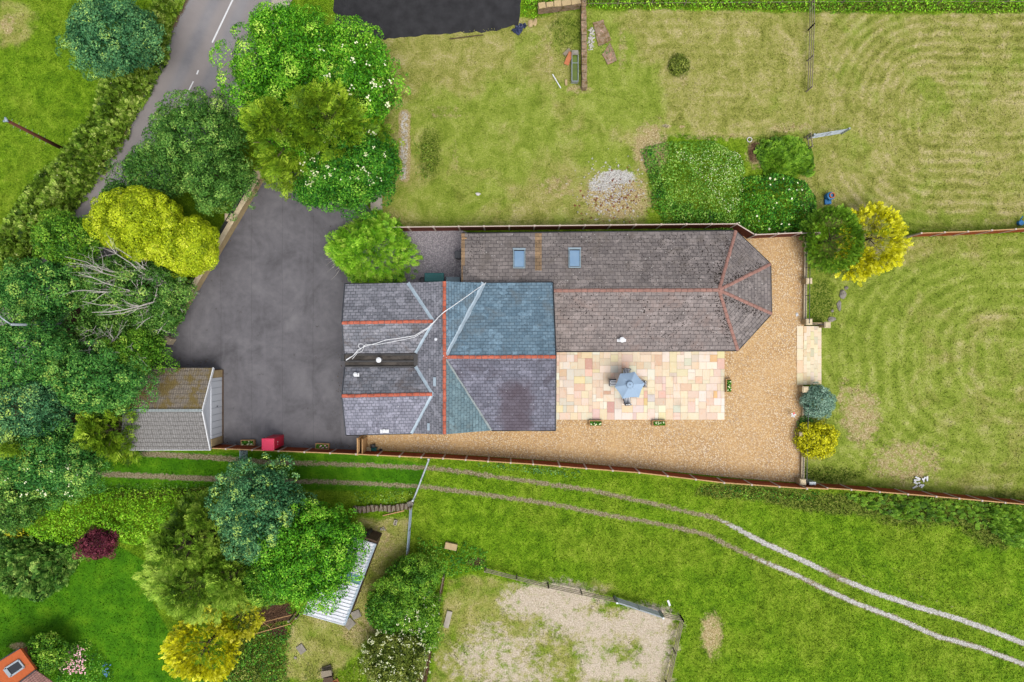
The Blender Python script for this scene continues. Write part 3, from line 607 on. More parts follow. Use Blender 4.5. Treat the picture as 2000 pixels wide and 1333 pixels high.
def tree(name, label, cat, px, py, rx, ry, H, kind='broad', pal='mid', rot=0, seed=0, leaf=.135, clump=.62, dens=1., amp=.16, blossom=None, group=None, tips=0, zr=None, base=0., limbs=5, trunkr=None, tk=True, L=.62, zc=None):
    """px,py: middle of the crown in the photograph's pixels, rx,ry: its half-extent in the same pixels"""
    rg = np.random.default_rng(seed + 1000); hm = H * .62; f = (CAMH - hm) / CAMH / 25
    X, Y, _ = P(px, py, hm); gz = float(ground(X, Y)); RX, RY = rx * f, ry * f; Rm = (RX + RY) / 2
    RZ = zr if zr else min(H * .46, Rm * .95); CZ = H - RZ if zc is None else zc
    root = thing(name, label, cat, (X, Y, gz), R(rot), group); mat = FO[pal]; A = np.array([RX, RY, RZ])
    if kind in ('broad', 'fluffy'):
        nc = int(2.15 * (RX * RY + RZ * Rm) / (clump * clump) * (1.35 if kind == 'fluffy' else 1)); i = np.arange(nc) + .5
        z = 1 - i / nc * 1.42; th = i * 2.39996; r = np.sqrt(np.clip(1 - z * z, 0, 1)); D = np.stack([r * np.cos(th), r * np.sin(th), z], 1); D = unit(D + rg.normal(0, .07, D.shape))
        fac = lump(D, rg, amp) * rg.uniform(.68, 1.08, nc); rc = clump * rg.uniform(.5, 1.5, nc) * (1.1 if kind == 'fluffy' else 1); CC = D * A * fac[:, None]
        sh = np.maximum(1 - rc / Rm * .75, .55); CC = CC * sh[:, None]
        per = np.maximum(8, (rc * rc * (7.2 if kind == 'broad' else 10.5) / (leaf * leaf) * dens)).astype(int); ix = np.repeat(np.arange(nc), per); n = len(ix)
        E = sphere_pts(n, rg, -.2); E = unit(E + D[ix] * .55); rr = rc[ix] * (rg.uniform(.72, 1.06, n) if kind == 'broad' else rg.uniform(.9, 1.02, n))
        pts = CC[ix] + E * rr[:, None] * np.array([1, 1, .78]); v = rg.normal(.47, .155, n) + rg.normal(0, .13, nc)[ix]
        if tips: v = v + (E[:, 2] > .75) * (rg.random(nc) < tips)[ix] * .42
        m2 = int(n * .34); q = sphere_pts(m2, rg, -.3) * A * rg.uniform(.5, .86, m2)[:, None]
        sz = np.concatenate([np.full(n, leaf), np.full(m2, leaf * 1.7)]); pts = np.concatenate([pts, q]); nv = np.concatenate([E, sphere_pts(m2, rg, 0)]); v = np.concatenate([v, rg.normal(.3, .12, m2)])  # inner filler leaves tinted darker, putting gap shade into the colour
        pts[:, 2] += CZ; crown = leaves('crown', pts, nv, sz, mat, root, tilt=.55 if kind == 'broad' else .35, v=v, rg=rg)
    elif kind == 'conifer':        # feathery sprays on a cone with a rounded foot
        n = int(RX * RY * 95 * dens / (L / .62) ** 2 * (1 + H / Rm * .35)); t = rg.random(n) ** 1.25; a = rg.uniform(0, 6.283, n); prof = np.clip((1 - t) ** .5, 0, 1)
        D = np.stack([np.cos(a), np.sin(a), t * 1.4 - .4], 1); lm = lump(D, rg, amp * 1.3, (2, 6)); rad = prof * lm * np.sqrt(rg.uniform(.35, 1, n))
        pts = np.stack([np.cos(a) * RX * rad, np.sin(a) * RY * rad, H * (.12 + .86 * t)], 1); dirs = np.stack([np.cos(a), np.sin(a), .25 + t * 1.2], 1) + rg.normal(0, .42, (n, 3))
        pts = pts - unit(dirs) * L * .6; L = L * .8
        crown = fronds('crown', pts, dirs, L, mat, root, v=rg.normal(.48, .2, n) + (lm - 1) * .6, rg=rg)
    elif kind == 'fine':           # clipped or dense small-leaved dome
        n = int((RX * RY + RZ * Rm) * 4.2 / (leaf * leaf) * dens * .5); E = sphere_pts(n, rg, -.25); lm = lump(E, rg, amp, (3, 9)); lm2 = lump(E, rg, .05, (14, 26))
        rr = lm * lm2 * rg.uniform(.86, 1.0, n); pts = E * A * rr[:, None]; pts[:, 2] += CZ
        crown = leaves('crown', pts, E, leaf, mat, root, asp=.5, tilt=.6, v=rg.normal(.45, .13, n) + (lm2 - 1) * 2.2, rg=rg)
    elif kind == 'spiky':          # dense dome of short upright sprays
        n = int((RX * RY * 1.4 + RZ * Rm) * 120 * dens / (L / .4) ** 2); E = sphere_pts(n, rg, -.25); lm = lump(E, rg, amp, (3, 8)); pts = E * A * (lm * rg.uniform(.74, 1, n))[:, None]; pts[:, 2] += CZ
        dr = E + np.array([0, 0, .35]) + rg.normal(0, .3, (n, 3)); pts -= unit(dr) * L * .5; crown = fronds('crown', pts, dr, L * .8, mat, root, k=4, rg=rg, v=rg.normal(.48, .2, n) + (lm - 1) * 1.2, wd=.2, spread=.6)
    if tk: trunk(root, H, trunkr or max(.06, H * .028), seed, limbs, Rm * .8, z0=0)
    if blossom:
        bm, num, sz, (ox, oy, sx, sy) = blossom; E = sphere_pts(num * 3, rg, .05); fx, fy = E[:, 0], E[:, 1]
        k = (np.abs(fx - ox) < sx) & (np.abs(fy - oy) < sy); E = E[k][:num]; lm = rg.uniform(.90, 1.03, len(E)); pts = E * A * lm[:, None]; pts[:, 2] += CZ
        g = rg.integers(0, max(1, len(pts) // 4), len(pts)); pts = pts[g] + rg.normal(0, sz * .8, pts.shape); leaves('blossom', pts, E * .5 + (0, 0, .8), sz, FO[bm], root, asp=.9, tilt=.25, rg=rg)
    return root
def patch(name, label, cat, poly, H, pal, leaf=.16, dens=60, seed=0, blossom=None, kind=None, amp=.35, fr=None, parent=None, group=None, lean=None):
    """bushy mass filling an outline given in the photograph's pixels; lumpy top"""
    rg = np.random.default_rng(seed + 500); poly = np.array(poly, float); f = (CAMH - H * .6) / CAMH / 25
    poly = np.array(ragged([tuple(p) for p in poly], 3.2, 15, seed))
    W = np.stack([(poly[:, 0] - 1000) * f, (666.5 - poly[:, 1]) * f], 1); lo, hi = W.min(0), W.max(0); ar = np.prod(hi - lo); n = int(ar * dens)
    q = rg.uniform(lo, hi, (n, 2)); pl = [tuple(p) for p in W]; q = q + rg.normal(0, .12, q.shape); k = inpoly(q[:, 0], q[:, 1], pl); q = q[k]; d = dseg(q[:, 0], q[:, 1], pl, True)
    edge = 1 - np.exp(-d / (.35 * max(H, .6))); cells = rg.uniform(lo - .5, hi + .5, (int(ar / .55) + 4, 2)); best = np.full(len(q), 9.); ci = np.zeros(len(q), int)
    for i, c in enumerate(cells):
        dd = np.hypot(q[:, 0] - c[0], q[:, 1] - c[1]); b_ = dd < best; best[b_] = dd[b_]; ci[b_] = i
    dome = np.clip(1 - (best / .75) ** 2, -.4, 1); ch = rg.uniform(.65, 1, len(cells))
    z = H * edge * (ch[ci] * (1 - amp) + amp * dome); z = z * np.where(rg.random(len(q)) < .72, rg.uniform(.86, 1.04, len(q)), rg.uniform(.2, .9, len(q)))
    cx, cy = W.mean(0); gz = ground(q[:, 0], q[:, 1]); g0 = float(ground(cx, cy))
    root = thing(name, label, cat, (cx, cy, g0), 0, group) if parent is None else parent
    pts = np.stack([q[:, 0] - cx, q[:, 1] - cy, z + gz - g0 + .03], 1); dx = (q - cells[ci]); nv = np.concatenate([dx * 1.1, np.full((len(q), 1), .7)], 1)
    v = rg.normal(.48, .2, len(q)) + rg.normal(0, .1, len(cells))[ci]
    if fr: fronds('foliage', pts, nv + rg.normal(0, .4, nv.shape) + (np.array(lean) if lean else 0), fr, FO[pal], root, k=5, v=v, rg=rg, wd=.2)
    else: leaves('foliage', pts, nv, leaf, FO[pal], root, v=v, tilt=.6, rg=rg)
    if blossom:
        bm, num, sz, bp = blossom; m_ = np.ones(len(q), bool)
        if bp: m_ = inpoly(1000 + q[:, 0] / f, 666.5 - q[:, 1] / f, bp)
        ids = rg.choice(np.where(m_ & (z > .5 * H * edge))[0], min(num, int(m_.sum() / 2))); pp = pts[ids] + (0, 0, .12) + rg.normal(0, .04, (len(ids), 3)); leaves('blossom', pp, np.tile((0, 0, 1.), (len(pp), 1)), sz, FO[bm], root, asp=.9, tilt=.3, rg=rg)
    return root

# ------------------------------------------------------------------ roofs and houses
def slope(name, pts, mat, root, up=None, th=.07, label=None):
    """one roof slope: thick slab with uv in metres (u along the eave, v up the slope); pts[0]->pts[1] is the eave/ridge direction"""
    p = [np.array(q, float) for q in pts]; u = p[1] - p[0]; u[2] = 0 if up is None else u[2]; u /= np.linalg.norm(u)
    nn = np.zeros(3)
    for i in range(len(p)): nn += np.cross(p[i] - p[0], p[(i + 1) % len(p)] - p[0])
    if nn[2] < 0: p = p[::-1]; nn = -nn
    nn /= np.linalg.norm(nn); v = np.cross(nn, u); v = v if v[2] >= 0 else -v
    n = len(p); me = bpy.data.meshes.new(name); V = [tuple(q) for q in p] + [tuple(q - (0, 0, th)) for q in p]
    F = [tuple(range(n)), tuple(range(n, 2 * n))[::-1]] + [(i, n + i, n + (i + 1) % n, (i + 1) % n) for i in range(n)]
    me.from_pydata(V, [], F); uvl = me.uv_layers.new(name='UVMap')
    for lp in me.loops:
        q = np.array(V[lp.vertex_index]); uvl.data[lp.index].uv = (float(np.dot(q, u)), float(np.dot(q, v)))
    me.update(); o = link(name, me, mat, root)
    if label: o['label'] = label
    return o
def ridge(name, a, b, w_, mat, root, seg=.42, up=.05, seed=0):
    """row of half-round tiles laid end to end along a ridge or hip"""
    rr = random.Random(seed); a = np.array(a, float); b = np.array(b, float); L = np.linalg.norm(b - a); d = (b - a) / L; s_ = np.cross(d, (0, 0, 1.)); s_ /= np.linalg.norm(s_); u = np.cross(s_, d)
    B = MB(); n = max(2, int(L / seg))
    for i in range(n):
        t0, t1 = L * i / n, L * (i + 1) / n - .03; k0, k1 = rr.uniform(.93, 1.02), rr.uniform(1.0, 1.1); V = []; j = rr.uniform(-.012, .012)
        for t, k in ((t0, k0), (t1, k1)):
            c = a + d * t + s_ * j
            for q in range(7):
                an = math.pi * (q / 6); V.append(c + s_ * math.cos(an) * w_ / 2 * k + u * (math.sin(an) * w_ * .32 * k + up - .06))
        B.add(V, [(q, q + 1, q + 8, q + 7) for q in range(6)] + [tuple(range(7))[::-1], tuple(range(7, 14))])
    return B.build(name, mat, root)
def strip(name, a, b, w0, w1, mat, root, dz=.03, seed=0):
    """lead sheet dressed into a valley"""
    rr = random.Random(seed); a = np.array(a, float); b = np.array(b, float); L = np.linalg.norm(b - a); d = (b - a) / L; s_ = np.cross(d, (0, 0, 1.)); s_ /= np.linalg.norm(s_); B = MB(); n = max(3, int(L / .35)); V = []
    for i in range(n + 1):
        t = i / n; w_ = (w0 + (w1 - w0) * t) / 2; c = a + (b - a) * t; e1, e2 = rr.uniform(.8, 1.15), rr.uniform(.8, 1.15)
        V += [c + s_ * w_ * e1 + (0, 0, dz + w_ * .5), c + (0, 0, dz), c - s_ * w_ * e2 + (0, 0, dz + w_ * .5)]
    B.add(V, [f for i in range(n) for f in ((3 * i, 3 * i + 1, 3 * i + 4, 3 * i + 3), (3 * i + 1, 3 * i + 2, 3 * i + 5, 3 * i + 4))]); return B.build(name, mat, root)
def gutter(a, b, root, r=.06, mat='black', name='gutter'):
    B = MB(); a = np.array(a, float); b = np.array(b, float); B.tube([a - (0, 0, .05), b - (0, 0, .05)], r, 8); return B.build(name, M[mat], root, smooth=True)
def wallring(name, pts, z1, mat, root, z0=-.1):
    B = MB(); B.prism([(p[0], p[1]) for p in pts], z0, z1); return B.build(name, mat, root)
def cowl(root, p, name='vent_pipe', plate=True, h=.5, r=.09, mat='white', psz=(.5, .3)):
    """white flue on a flashing plate, standing on the roof"""
    x, y, z = p; B = MB(); B.lathe((x, y, z - .3), [(r, 0), (r, .3 + h), (r * 1.7, .3 + h), (r * 1.7, .36 + h), (r * .6, .42 + h)], 14); o = B.build(name, M[mat], root)
    B = MB(); B.lathe((x, y, z + h * .45), [(r * 1.35, 0), (r * 1.35, .05)], 14); B.build('collar', M['iron'], o)
    if plate: q = MB(); q.box((x + .02, y - .05, z + .05), (psz[0], psz[1], .03)); q.build('flashing_plate', M['white'], o)
    return o
# --- old slate house
HE, HR, HL, HG = 4.4, 6.6, 5.94, 4.82
A1, A2, A3, A4, A5 = P(674, 555, HE), P(797, 553, HE), P(868, 550, HR), P(945, 553, HE), P(1080, 552, HE)
Bj, RE = P(869, 698, HR), P(1086, 697, HR); C5, C4, C3, C2, C1 = P(1085, 841, HE), P(960, 841, HE), P(868, 849, HR), P(804, 847, HE), P(676, 850, HE)
L1, J1, G1, G2, G3, G4, L2, J2 = P(668, 631, HL), P(847, 628, HL), P(673, 691, HG), P(812, 690, HG), P(674, 718, HG), P(812, 716, HG), P(668, 774, HL), P(845, 770, HL)
H1 = thing('slate_house', 'old blue and grey slate roofed house with orange ridge tiles beside the driveway', 'house', (0, 0, 0))
def ins(p, k=.25, c=(-4.4, -1.2)):
    dx, dy = p[0] - c[0], p[1] - c[1]; return (p[0] - math.copysign(k, dx), p[1] - math.copysign(k, dy))
wallring('wall', [ins(A1), ins(A5), ins(C5), ins(C1)], HE - .12, M['render'], H1)
B = MB()
for tri in ([A2, A3, A4], [C2, C3, C4]):
    B = MB(); q = [ins(t) for t in tri]; B.add([(*q[0], HE - .12), (*q[2], HE - .12), (q[1][0], q[1][1], HR - .2)], [(0, 1, 2)]); B.build('gable_wall', M['render'], H1)
for a, r_, b, zb in ((A1, L1, G1, HG), (G3, L2, C1, HE)):
    B = MB(); B.add([(a[0] + .25, a[1] - .1, HE - .15), (b[0] + .25, b[1] + .1, HE - .15), (b[0] + .25, b[1] + .1, zb - .15), (r_[0] + .25, r_[1], HL - .15), (a[0] + .25, a[1] - .1, a[2] - .15)], [(0, 1, 2, 3, 4)]); B.build('gable_wall', M['render'], H1)
B = MB(); B.add([(A5[0] - .25, A5[1] - .2, HE - .12), (C5[0] - .25, C5[1] + .2, HE - .12), (RE[0] - .3, RE[1], HR - .15)], [(0, 1, 2)]); B.build('gable_wall', M['render'], H1)
slope('roof_slope', [A1, A2, J1, L1], M['slate_grey'], H1); slope('roof_slope', [L1, J1, G2, G1], M['slate_grey2'], H1)
slope('roof_slope', [G3, G4, J2, L2], M['slate_grey2'], H1); slope('roof_slope', [L2, J2, C2, C1], M['slate_pale'], H1, label='pale streaked slate slope at the south west corner')
for tri in ([A2, A3, J1], [J1, A3, C3, J2], [J1, J2, G4, G2], [J2, C3, C2]): pass
me_pts = [A3, C3, C2, J2, G4, G2, J1, A2]
slope('roof_slope', me_pts, M['slate_grey'], H1)
slope('roof_slope', [A3, Bj, A4], M['slate_blue'], H1, label='blue slate slope'); slope('roof_slope', [Bj, C3, C4], M['slate_teal'], H1)
slope('roof_slope', [A4, A5, RE, Bj], M['slate_blue'], H1, label='large blue slate slope'); slope('roof_slope', [Bj, RE, C5, C4], M['slate_dark'], H1, label='dark purple slate slope')
for i, (a, b) in enumerate([(A3, C3), (L1, J1), (L2, J2), (Bj, RE)]): ridge('ridge_tiles', a, b, .24, M['ridge'], H1, seed=i)
for i, (a, b, w0, w1, mt) in enumerate([(A2, J1, .26, .2, 'lead'), (G2, J1, .2, .2, 'lead'), (G4, J2, .24, .2, 'lead'), (C2, J2, .22, .2, 'lead'), (A4, Bj, .42, .30, 'lead'), (C4, Bj, .13, .12, 'lead_grey')]): strip('valley_flashing', a, b, w0, w1, M[mt], H1, .02, i)
zg = HG - .02
B = MB(); B.add([(G1[0], G1[1] + .03, zg), (G2[0], G2[1] + .03, zg), (G4[0], G4[1] - .03, zg), (G3[0], G3[1] - .03, zg)], [(0, 3, 2, 1)]); vg = B.build('valley_gutter', M['valley_board'], H1)
for y0, w_ in ((G1[1] - .08, .14), ((G1[1] + G3[1]) / 2 - .05, .16), (G3[1] + .07, .12)):
    B = MB(); B.box(((G1[0] + G2[0]) / 2, y0, zg + .06), (G2[0] - G1[0] - .1, w_, .1)); B.build('roll', M['gutter_dark'], vg, bevel=.03)
B = MB(); B.box((G2[0] + .05, (G2[1] + G4[1]) / 2, zg + .1), (.35, .8, .12)); B.build('hopper', M['gutter_dark'], vg); B = MB(); B.box((G1[0] - .15, G1[1] - .3, zg - .15), (.25, .5, .3)); B.build('hopper', M['black'], vg)
for a, b in ((A1, A5), (C4, C5), (C1, C2)): gutter(a, b, H1)
B = MB(); B.bar(A5, RE, .08, .16); B.bar(RE, C5, .08, .16); B.build('verge', M['black'], H1)
B = MB(); B.bar(A1, L1, .06, .14); B.bar(L1, G1, .06, .14); B.bar(G3, L2, .06, .14); B.bar(L2, C1, .06, .14); B.build('verge', M['charcoal'], H1)
cowl(H1, (P(744, 703, HG)[0], P(744, 703, HG)[1], HG), plate=False, h=.75, r=.11); q = P(697, 731, 5.2); cowl(H1, q, h=.45, r=.085, psz=(.34, .26)); q = P(751, 841, 4.55); cowl(H1, q, h=.15, r=.085, psz=(.62, .24))
B = MB(); q = P(852, 663, 6.15); B.lathe(q, [(.07, -.2), (.07, .25), (.11, .27), (.04, .34)], 12); B.build('vent_pipe', M['upvc'], H1)
B = MB(); q = P(849, 746, 6.12); B.box(q, (.22, .62, .04), 0, .75); B.build('replacement_slate', M['lead'], H1); B = MB(); q = P(837, 834, 5.7); B.box(q, (.2, .5, .04), 0, .75); B.build('replacement_slate', M['lead'], H1)
# windows on the walls
def wallwin(root, x, y, z, w_, h, face):
    B = MB(); dx, dy = {'s': (0, -1), 'n': (0, 1), 'w': (-1, 0), 'e': (1, 0)}[face]; hor = dx == 0
    o = MB(); o.box((x, y, z), (w_ if hor else .1, .1 if hor else w_, h)); f = o.build('window', M['white'], root)
    g = MB(); g.box((x + dx * .04, y + dy * .04, z), (w_ - .14 if hor else .05, .05 if hor else w_ - .14, h - .14)); g.build('pane', M['glass_dark'], f)
for x in (-10.4, -8.6, -2, .4): wallwin(H1, x, -6.36, 1.5, 1.1, 1.2, 's')
for y in (2.6, -.2, -3.6, -5.6): wallwin(H1, A1[0] + .22, y, 1.6, 1.2, 1.3, 'w')
# --- tiled extension with a faceted end
E0, E1 = 2.4, 4.15
N0, N1, Ap = P(903, 456, E0), P(1437, 451, E0), P(1404, 567, E1); F1_, F2_, F3_ = P(1505, 516, E0), P(1507, 613, E0), P(1441, 685, E0); S0 = P(1062, 687, E0); RW = P(905, 568, E1); RW2 = P(1062, 568, E1)
H2 = thing('tiled_extension', 'long single storey wing with grey concrete tiles and a many sided hipped end', 'house extension', (0, 0, 0))
slope('roof_slope', [N0, N1, Ap, RW], M['tile_grey'], H2); slope('roof_slope', [RW2, Ap, F3_, S0], M['tile_warm'], H2); slope('roof_slope', [N1, F1_, Ap], M['tile_grey'], H2); slope('roof_slope', [F1_, F2_, Ap], M['tile_grey'], H2); slope('roof_slope', [F2_, F3_, Ap], M['tile_grey'], H2)
cE = (14, 3.6)
def ins2(p, k=.3): dx, dy = p[0] - cE[0], p[1] - cE[1]; L = math.hypot(dx, dy); return (p[0] - math.copysign(k, dx), p[1] - math.copysign(k, dy))
wallring('wall', [ins2(N0), ins2(N1), ins2(F1_), ins2(F2_), ins2(F3_), ins2(S0), (S0[0] + .3, 3.9), (N0[0] + .3, 3.9)], E0 - .12, M['render'], H2)
B = MB(); B.add([(N0[0] + .2, N0[1] - .2, E0 - .1), (N0[0] + .2, RW[1], E0 - .1), (N0[0] + .2, RW[1], E1 - .15)], [(0, 1, 2)]); B.build('gable_wall', M['render'], H2)
for i, (a, b, w_) in enumerate([(RW2, Ap, .26), (Ap, N1, .25), (Ap, F1_, .25), (Ap, F2_, .25), (Ap, F3_, .25)]):
    ridge('ridge_tiles', a, b, w_, M['ridge_pink'], H2, seg=.45, seed=20 + i)
for a, b in ((N0, N1), (N1, F1_), (F1_, F2_), (F2_, F3_), (F3_, S0)): gutter(a, b, H2, .065)
def onroof(px, py, pl, dz=0):
    """point of the roof plane pl (3 points) seen at this pixel"""
    a, b, c = [np.array(q, float) for q in pl]; nn = np.cross(b - a, c - a); o = np.array((0, 0, CAMH)); d = np.array(P(px, py, 0)) - o; t = np.dot(a - o, nn) / np.dot(d, nn); q = o + d * t; return (q[0], q[1], q[2] + dz)
plN = (N0, N1, Ap); plS = (RW2, Ap, F3_)
def roofquad(px, pl, name, mat, root, dz): 
    q = [onroof(x, y, pl, dz) for x, y in px]; return slope(name, q, mat, root, th=.05)
a_ = roofquad([(1045, 456), (1058, 456), (1058, 558), (1045, 558)], plN, 'mossy_tile_strip', M['tile_moss'], H2, .035)
roofquad([(901, 456), (908, 456), (908, 556), (901, 556)], plN, 'verge', M['tile_moss'], H2, .03)
for i, (cx, cy) in enumerate([(1014, 506), (1122, 505)]):
    fr = [onroof(cx + dx, cy + dy, plN, .10) for dx, dy in ((-11, -18), (11, -18), (11, 18), (-11, 18))]; B = MB()
    ed = [onroof(cx + dx, cy + dy, plN, .02) for dx, dy in ((-12, -21), (12, -21), (12, 19.5), (-12, 19.5))]; sk = slope('skylight', ed, M['charcoal'], H2, th=.03)
    sk['label'] = ['skylight west of the mossy tile strip', 'skylight east of the mossy tile strip'][i]
    for j in range(4): B.bar(fr[j], fr[(j + 1) % 4], .06, .07)
    B.build('skylight_frame', M['bluegrey'], sk); g = MB(); q = [onroof(cx + dx, cy + dy, plN, .10) for dx, dy in ((-9.5, -15), (9.5, -15), (9.5, 16), (-9.5, 16))]; g.add(q, [(0, 3, 2, 1)]); g.build('pane', M['glass'], sk)
    g = MB(); q = onroof(cx, cy - 19, plN, .08); g.box(q, (.95, .14, .06)); g.build('hood', M['zinc'], sk)
q = onroof(1213, 664, plS); cowl(H2, q, h=.45, r=.12, psz=(.66, .22))
q = P(907, 466, 2.55); B = MB(); B.box(q, (.35, .06, .1)); B.build('bracket', M['timber'], H2); B = MB(); q = P(904, 478, 2.7); B.box(q, (.25, .05, .1)); B.build('bracket', M['timber'], H2)
# crumbs of moss lying on the tiles
def crumbs(name, n, fn, root, mat, s0, s1, seed):
    rg = np.random.default_rng(seed); V = []
    T4 = np.array([[1, 0, -.3], [-.5, .87, -.3], [-.5, -.87, -.3], [0, 0, .7]]); Fi = [(0, 1, 3), (1, 2, 3), (2, 0, 3)]
    for i in range(n):
        c = fn(rg)
        if c is None: continue
        s_ = rg.uniform(s0, s1); a = rg.uniform(0, 6.28); ca, sa = math.cos(a), math.sin(a); Q = T4 * s_ * rg.uniform(.6, 1.3, 3); Q = Q @ np.array([[ca, sa, 0], [-sa, ca, 0], [0, 0, 1]]) + np.array(c)
        for f in Fi: V.append(Q[list(f)])
    o = np_mesh(name, np.array(V).reshape(-1, 3), 3, M[mat] if isinstance(mat, str) else mat, root); return props(o, kind='stuff')
M['moss'] = plain('dark_moss', (52, 42, 34), .4, sc=8); M['lichen'] = plain('pale_lichen', (206, 204, 196), .2)
def mossf(rg):
    k = rg.random()
    if k < .5:
        x, y = rg.normal(1330, 90), rg.normal(500, 30); pl = plN
        if not (1090 < x < 1410 and 458 < y < 560): return None
    elif k < .66:
        x, y = rg.uniform(1090, 1400), rg.uniform(575, 680); pl = plS
    else:
        e, pl = [((1437, 451), plN), ((1505, 516), (N1, F1_, Ap)), ((1507, 613), (F2_, F3_, Ap)), ((1441, 685), (RW2, Ap, F3_))][rg.integers(4)]; t = rg.uniform(.08, .85)
        x = 1404 + (e[0] - 1404) * t; y = 567 + (e[1] - 567) * t; dx, dy = e[0] - 1404, e[1] - 567; L = math.hypot(dx, dy); o_ = abs(rg.normal(0, 8)) + 3
        sg = {451: -1, 516: -1, 613: 1, 685: 1}[e[1]]; nx_, ny_ = -dy / L, dx / L
        x += nx_ * o_ * sg; y += ny_ * o_ * sg
    return onroof(x, y, pl, .01)
crumbs('moss', 1500, mossf, H2, 'moss', .03, .085, 3)
def mossg(rg):
    x, y = rg.uniform(910, 1400), rg.uniform(460, 545)
    if abs(x - 1014) < 14 or abs(x - 1122) < 14: return None
    return onroof(x, y, plN, .01)
crumbs('lichen', 110, mossg, H2, 'lichen', .03, .06, 4)
# --- garage
GE, GRH = 2.05, 3.35
g = dict(ne=P(416, 719, GE), ap=P(395, 802, GRH), se=P(410, 879, GE), nw=P(262, 719, GE), rw=P(240, 802, GRH), sw=P(236, 879, GE))
H3 = thing('garage', 'garage with mossy corrugated tiles, white gable and white door under the trees', 'garage', (0, 0, 0))
slope('roof_slope', [g['nw'], g['ne'], g['ap'], g['rw']], M['garage_n'], H3, label='mossy north slope'); slope('roof_slope', [g['rw'], g['ap'], g['se'], g['sw']], M['garage_s'], H3)
B = MB()
for k in range(24):
    t = k / 24; a = np.array(g['rw']) * (1 - t) + np.array(g['ap']) * t; b = np.array(g['rw']) * (1 - t - .039) + np.array(g['ap']) * (t + .039); B.bar(a + (0, 0, .02), b + (0, 0, .02), .2, .06)
B.build('ridge_cap', M['lead_grey'], H3)
fx = P(433, 795, 0)[0]; yn, ysz = P(0, 722, 0)[1], P(0, 866, 0)[1]; xr = g['rw'][0] + .5
wallring('wall', [(fx - .12, yn), (xr, yn), (xr, ysz), (fx - .12, ysz)], GE - .1, M['brick'], H3)
B = MB(); B.add([(fx, yn, GE - .12), (fx, ysz, GE - .12), (fx, (yn + ysz) / 2, GRH - .1)], [(0, 1, 2)]); B.add([(fx - .12, yn, GE - .12), (fx - .12, ysz, GE - .12), (fx - .12, (yn + ysz) / 2, GRH - .1)], [(2, 1, 0)]); B.build('gable_cladding', M['upvc'], H3)
for y_ in (yn - .3, ysz + .3): B = MB(); B.box((fx + .02, y_, (GE - .1) / 2), (.14, .56, GE - .1)); B.build('pier', M['stone_wall'], H3)
dr = MB(); dr.box((fx + .02, (yn + ysz) / 2, .98), (.08, yn - ysz - 1.2, 1.94)); dr = dr.build('garage_door', M['upvc'], H3)
for k in range(9):
    B = MB() if k == 0 else B; B.box((fx + .065, ysz + .85 + k * (yn - ysz - 1.7) / 8, .98), (.012, .03, 1.8))
B.build('door_rib', M['galv'], dr); B = MB(); B.lathe((fx + .1, (yn + ysz) / 2 + .1, 1.0), [(.035, -.04), (.035, .04)], 8); B.build('handle', M['iron'], dr)
B = MB(); B.bar(np.array(g['ne']) + (.05, 0, -.04), np.array(g['ap']) + (.05, 0, .0), .07, .22); B.bar(np.array(g['ap']) + (.05, 0, 0), np.array(g['se']) + (.05, 0, -.04), .07, .22); B.build('bargeboard', M['white'], H3)
B = MB(); B.box((fx + .12, (yn + ysz) / 2, .03), (.1, yn - ysz, .06)); B.build('threshold', M['darkwood'], H3)
gutter(g['se'], g['sw'], H3, .05, 'white')
# --- neighbour's house corner at the bottom left
def rooftop():
    o = thing('neighbour_house', 'orange tiled terrace roof with a dark roof window at the bottom left corner', 'house', (0, 0, 0)); z = 3.0
    poly = [P(-40, 1316, z), P(2, 1290, z), P(40, 1267, z), P(70, 1308, z), P(20, 1346, z), P(-50, 1400, z)]
    B = MB(); B.prism([(p[0], p[1]) for p in poly], z - .2, z); B.build('flat_roof', M['orange_render'], o)
    cx, cy = np.mean([p[0] for p in poly]), np.mean([p[1] for p in poly]); wallring('wall', [(cx + (p[0] - cx) * .9, cy + (p[1] - cy) * .9) for p in poly], z - .2, M['brick'], o)
    q = [P(21, 1346, z + .03), P(70, 1309, z + .03), P(106, 1334, 1.9), P(66, 1375, 1.9)]
    slope('tiled_slope', q, M['tile_brick'], o); B = MB(); B.bar(q[0], q[1], .1, .1); B.build('flashing', M['iron'], o)
    B = MB(); B.bar(P(-30, 1309, z), P(40, 1266, z), .08, .14); B.build('fascia', M['iron'], o)
    w_ = [P(10, 1306, z + .08), P(37, 1289, z + .08), P(48, 1303, z + .08), P(22, 1321, z + .08)]; B = MB(); B.add(w_, [(0, 3, 2, 1)]); wo = B.build('roof_window', M['glass_dark'], o)
    B = MB()
    for j in range(4): B.bar(w_[j], w_[(j + 1) % 4], .12 if j != 3 else .28, .08)
    B.build('window_frame', M['galv'], wo)
rooftop()

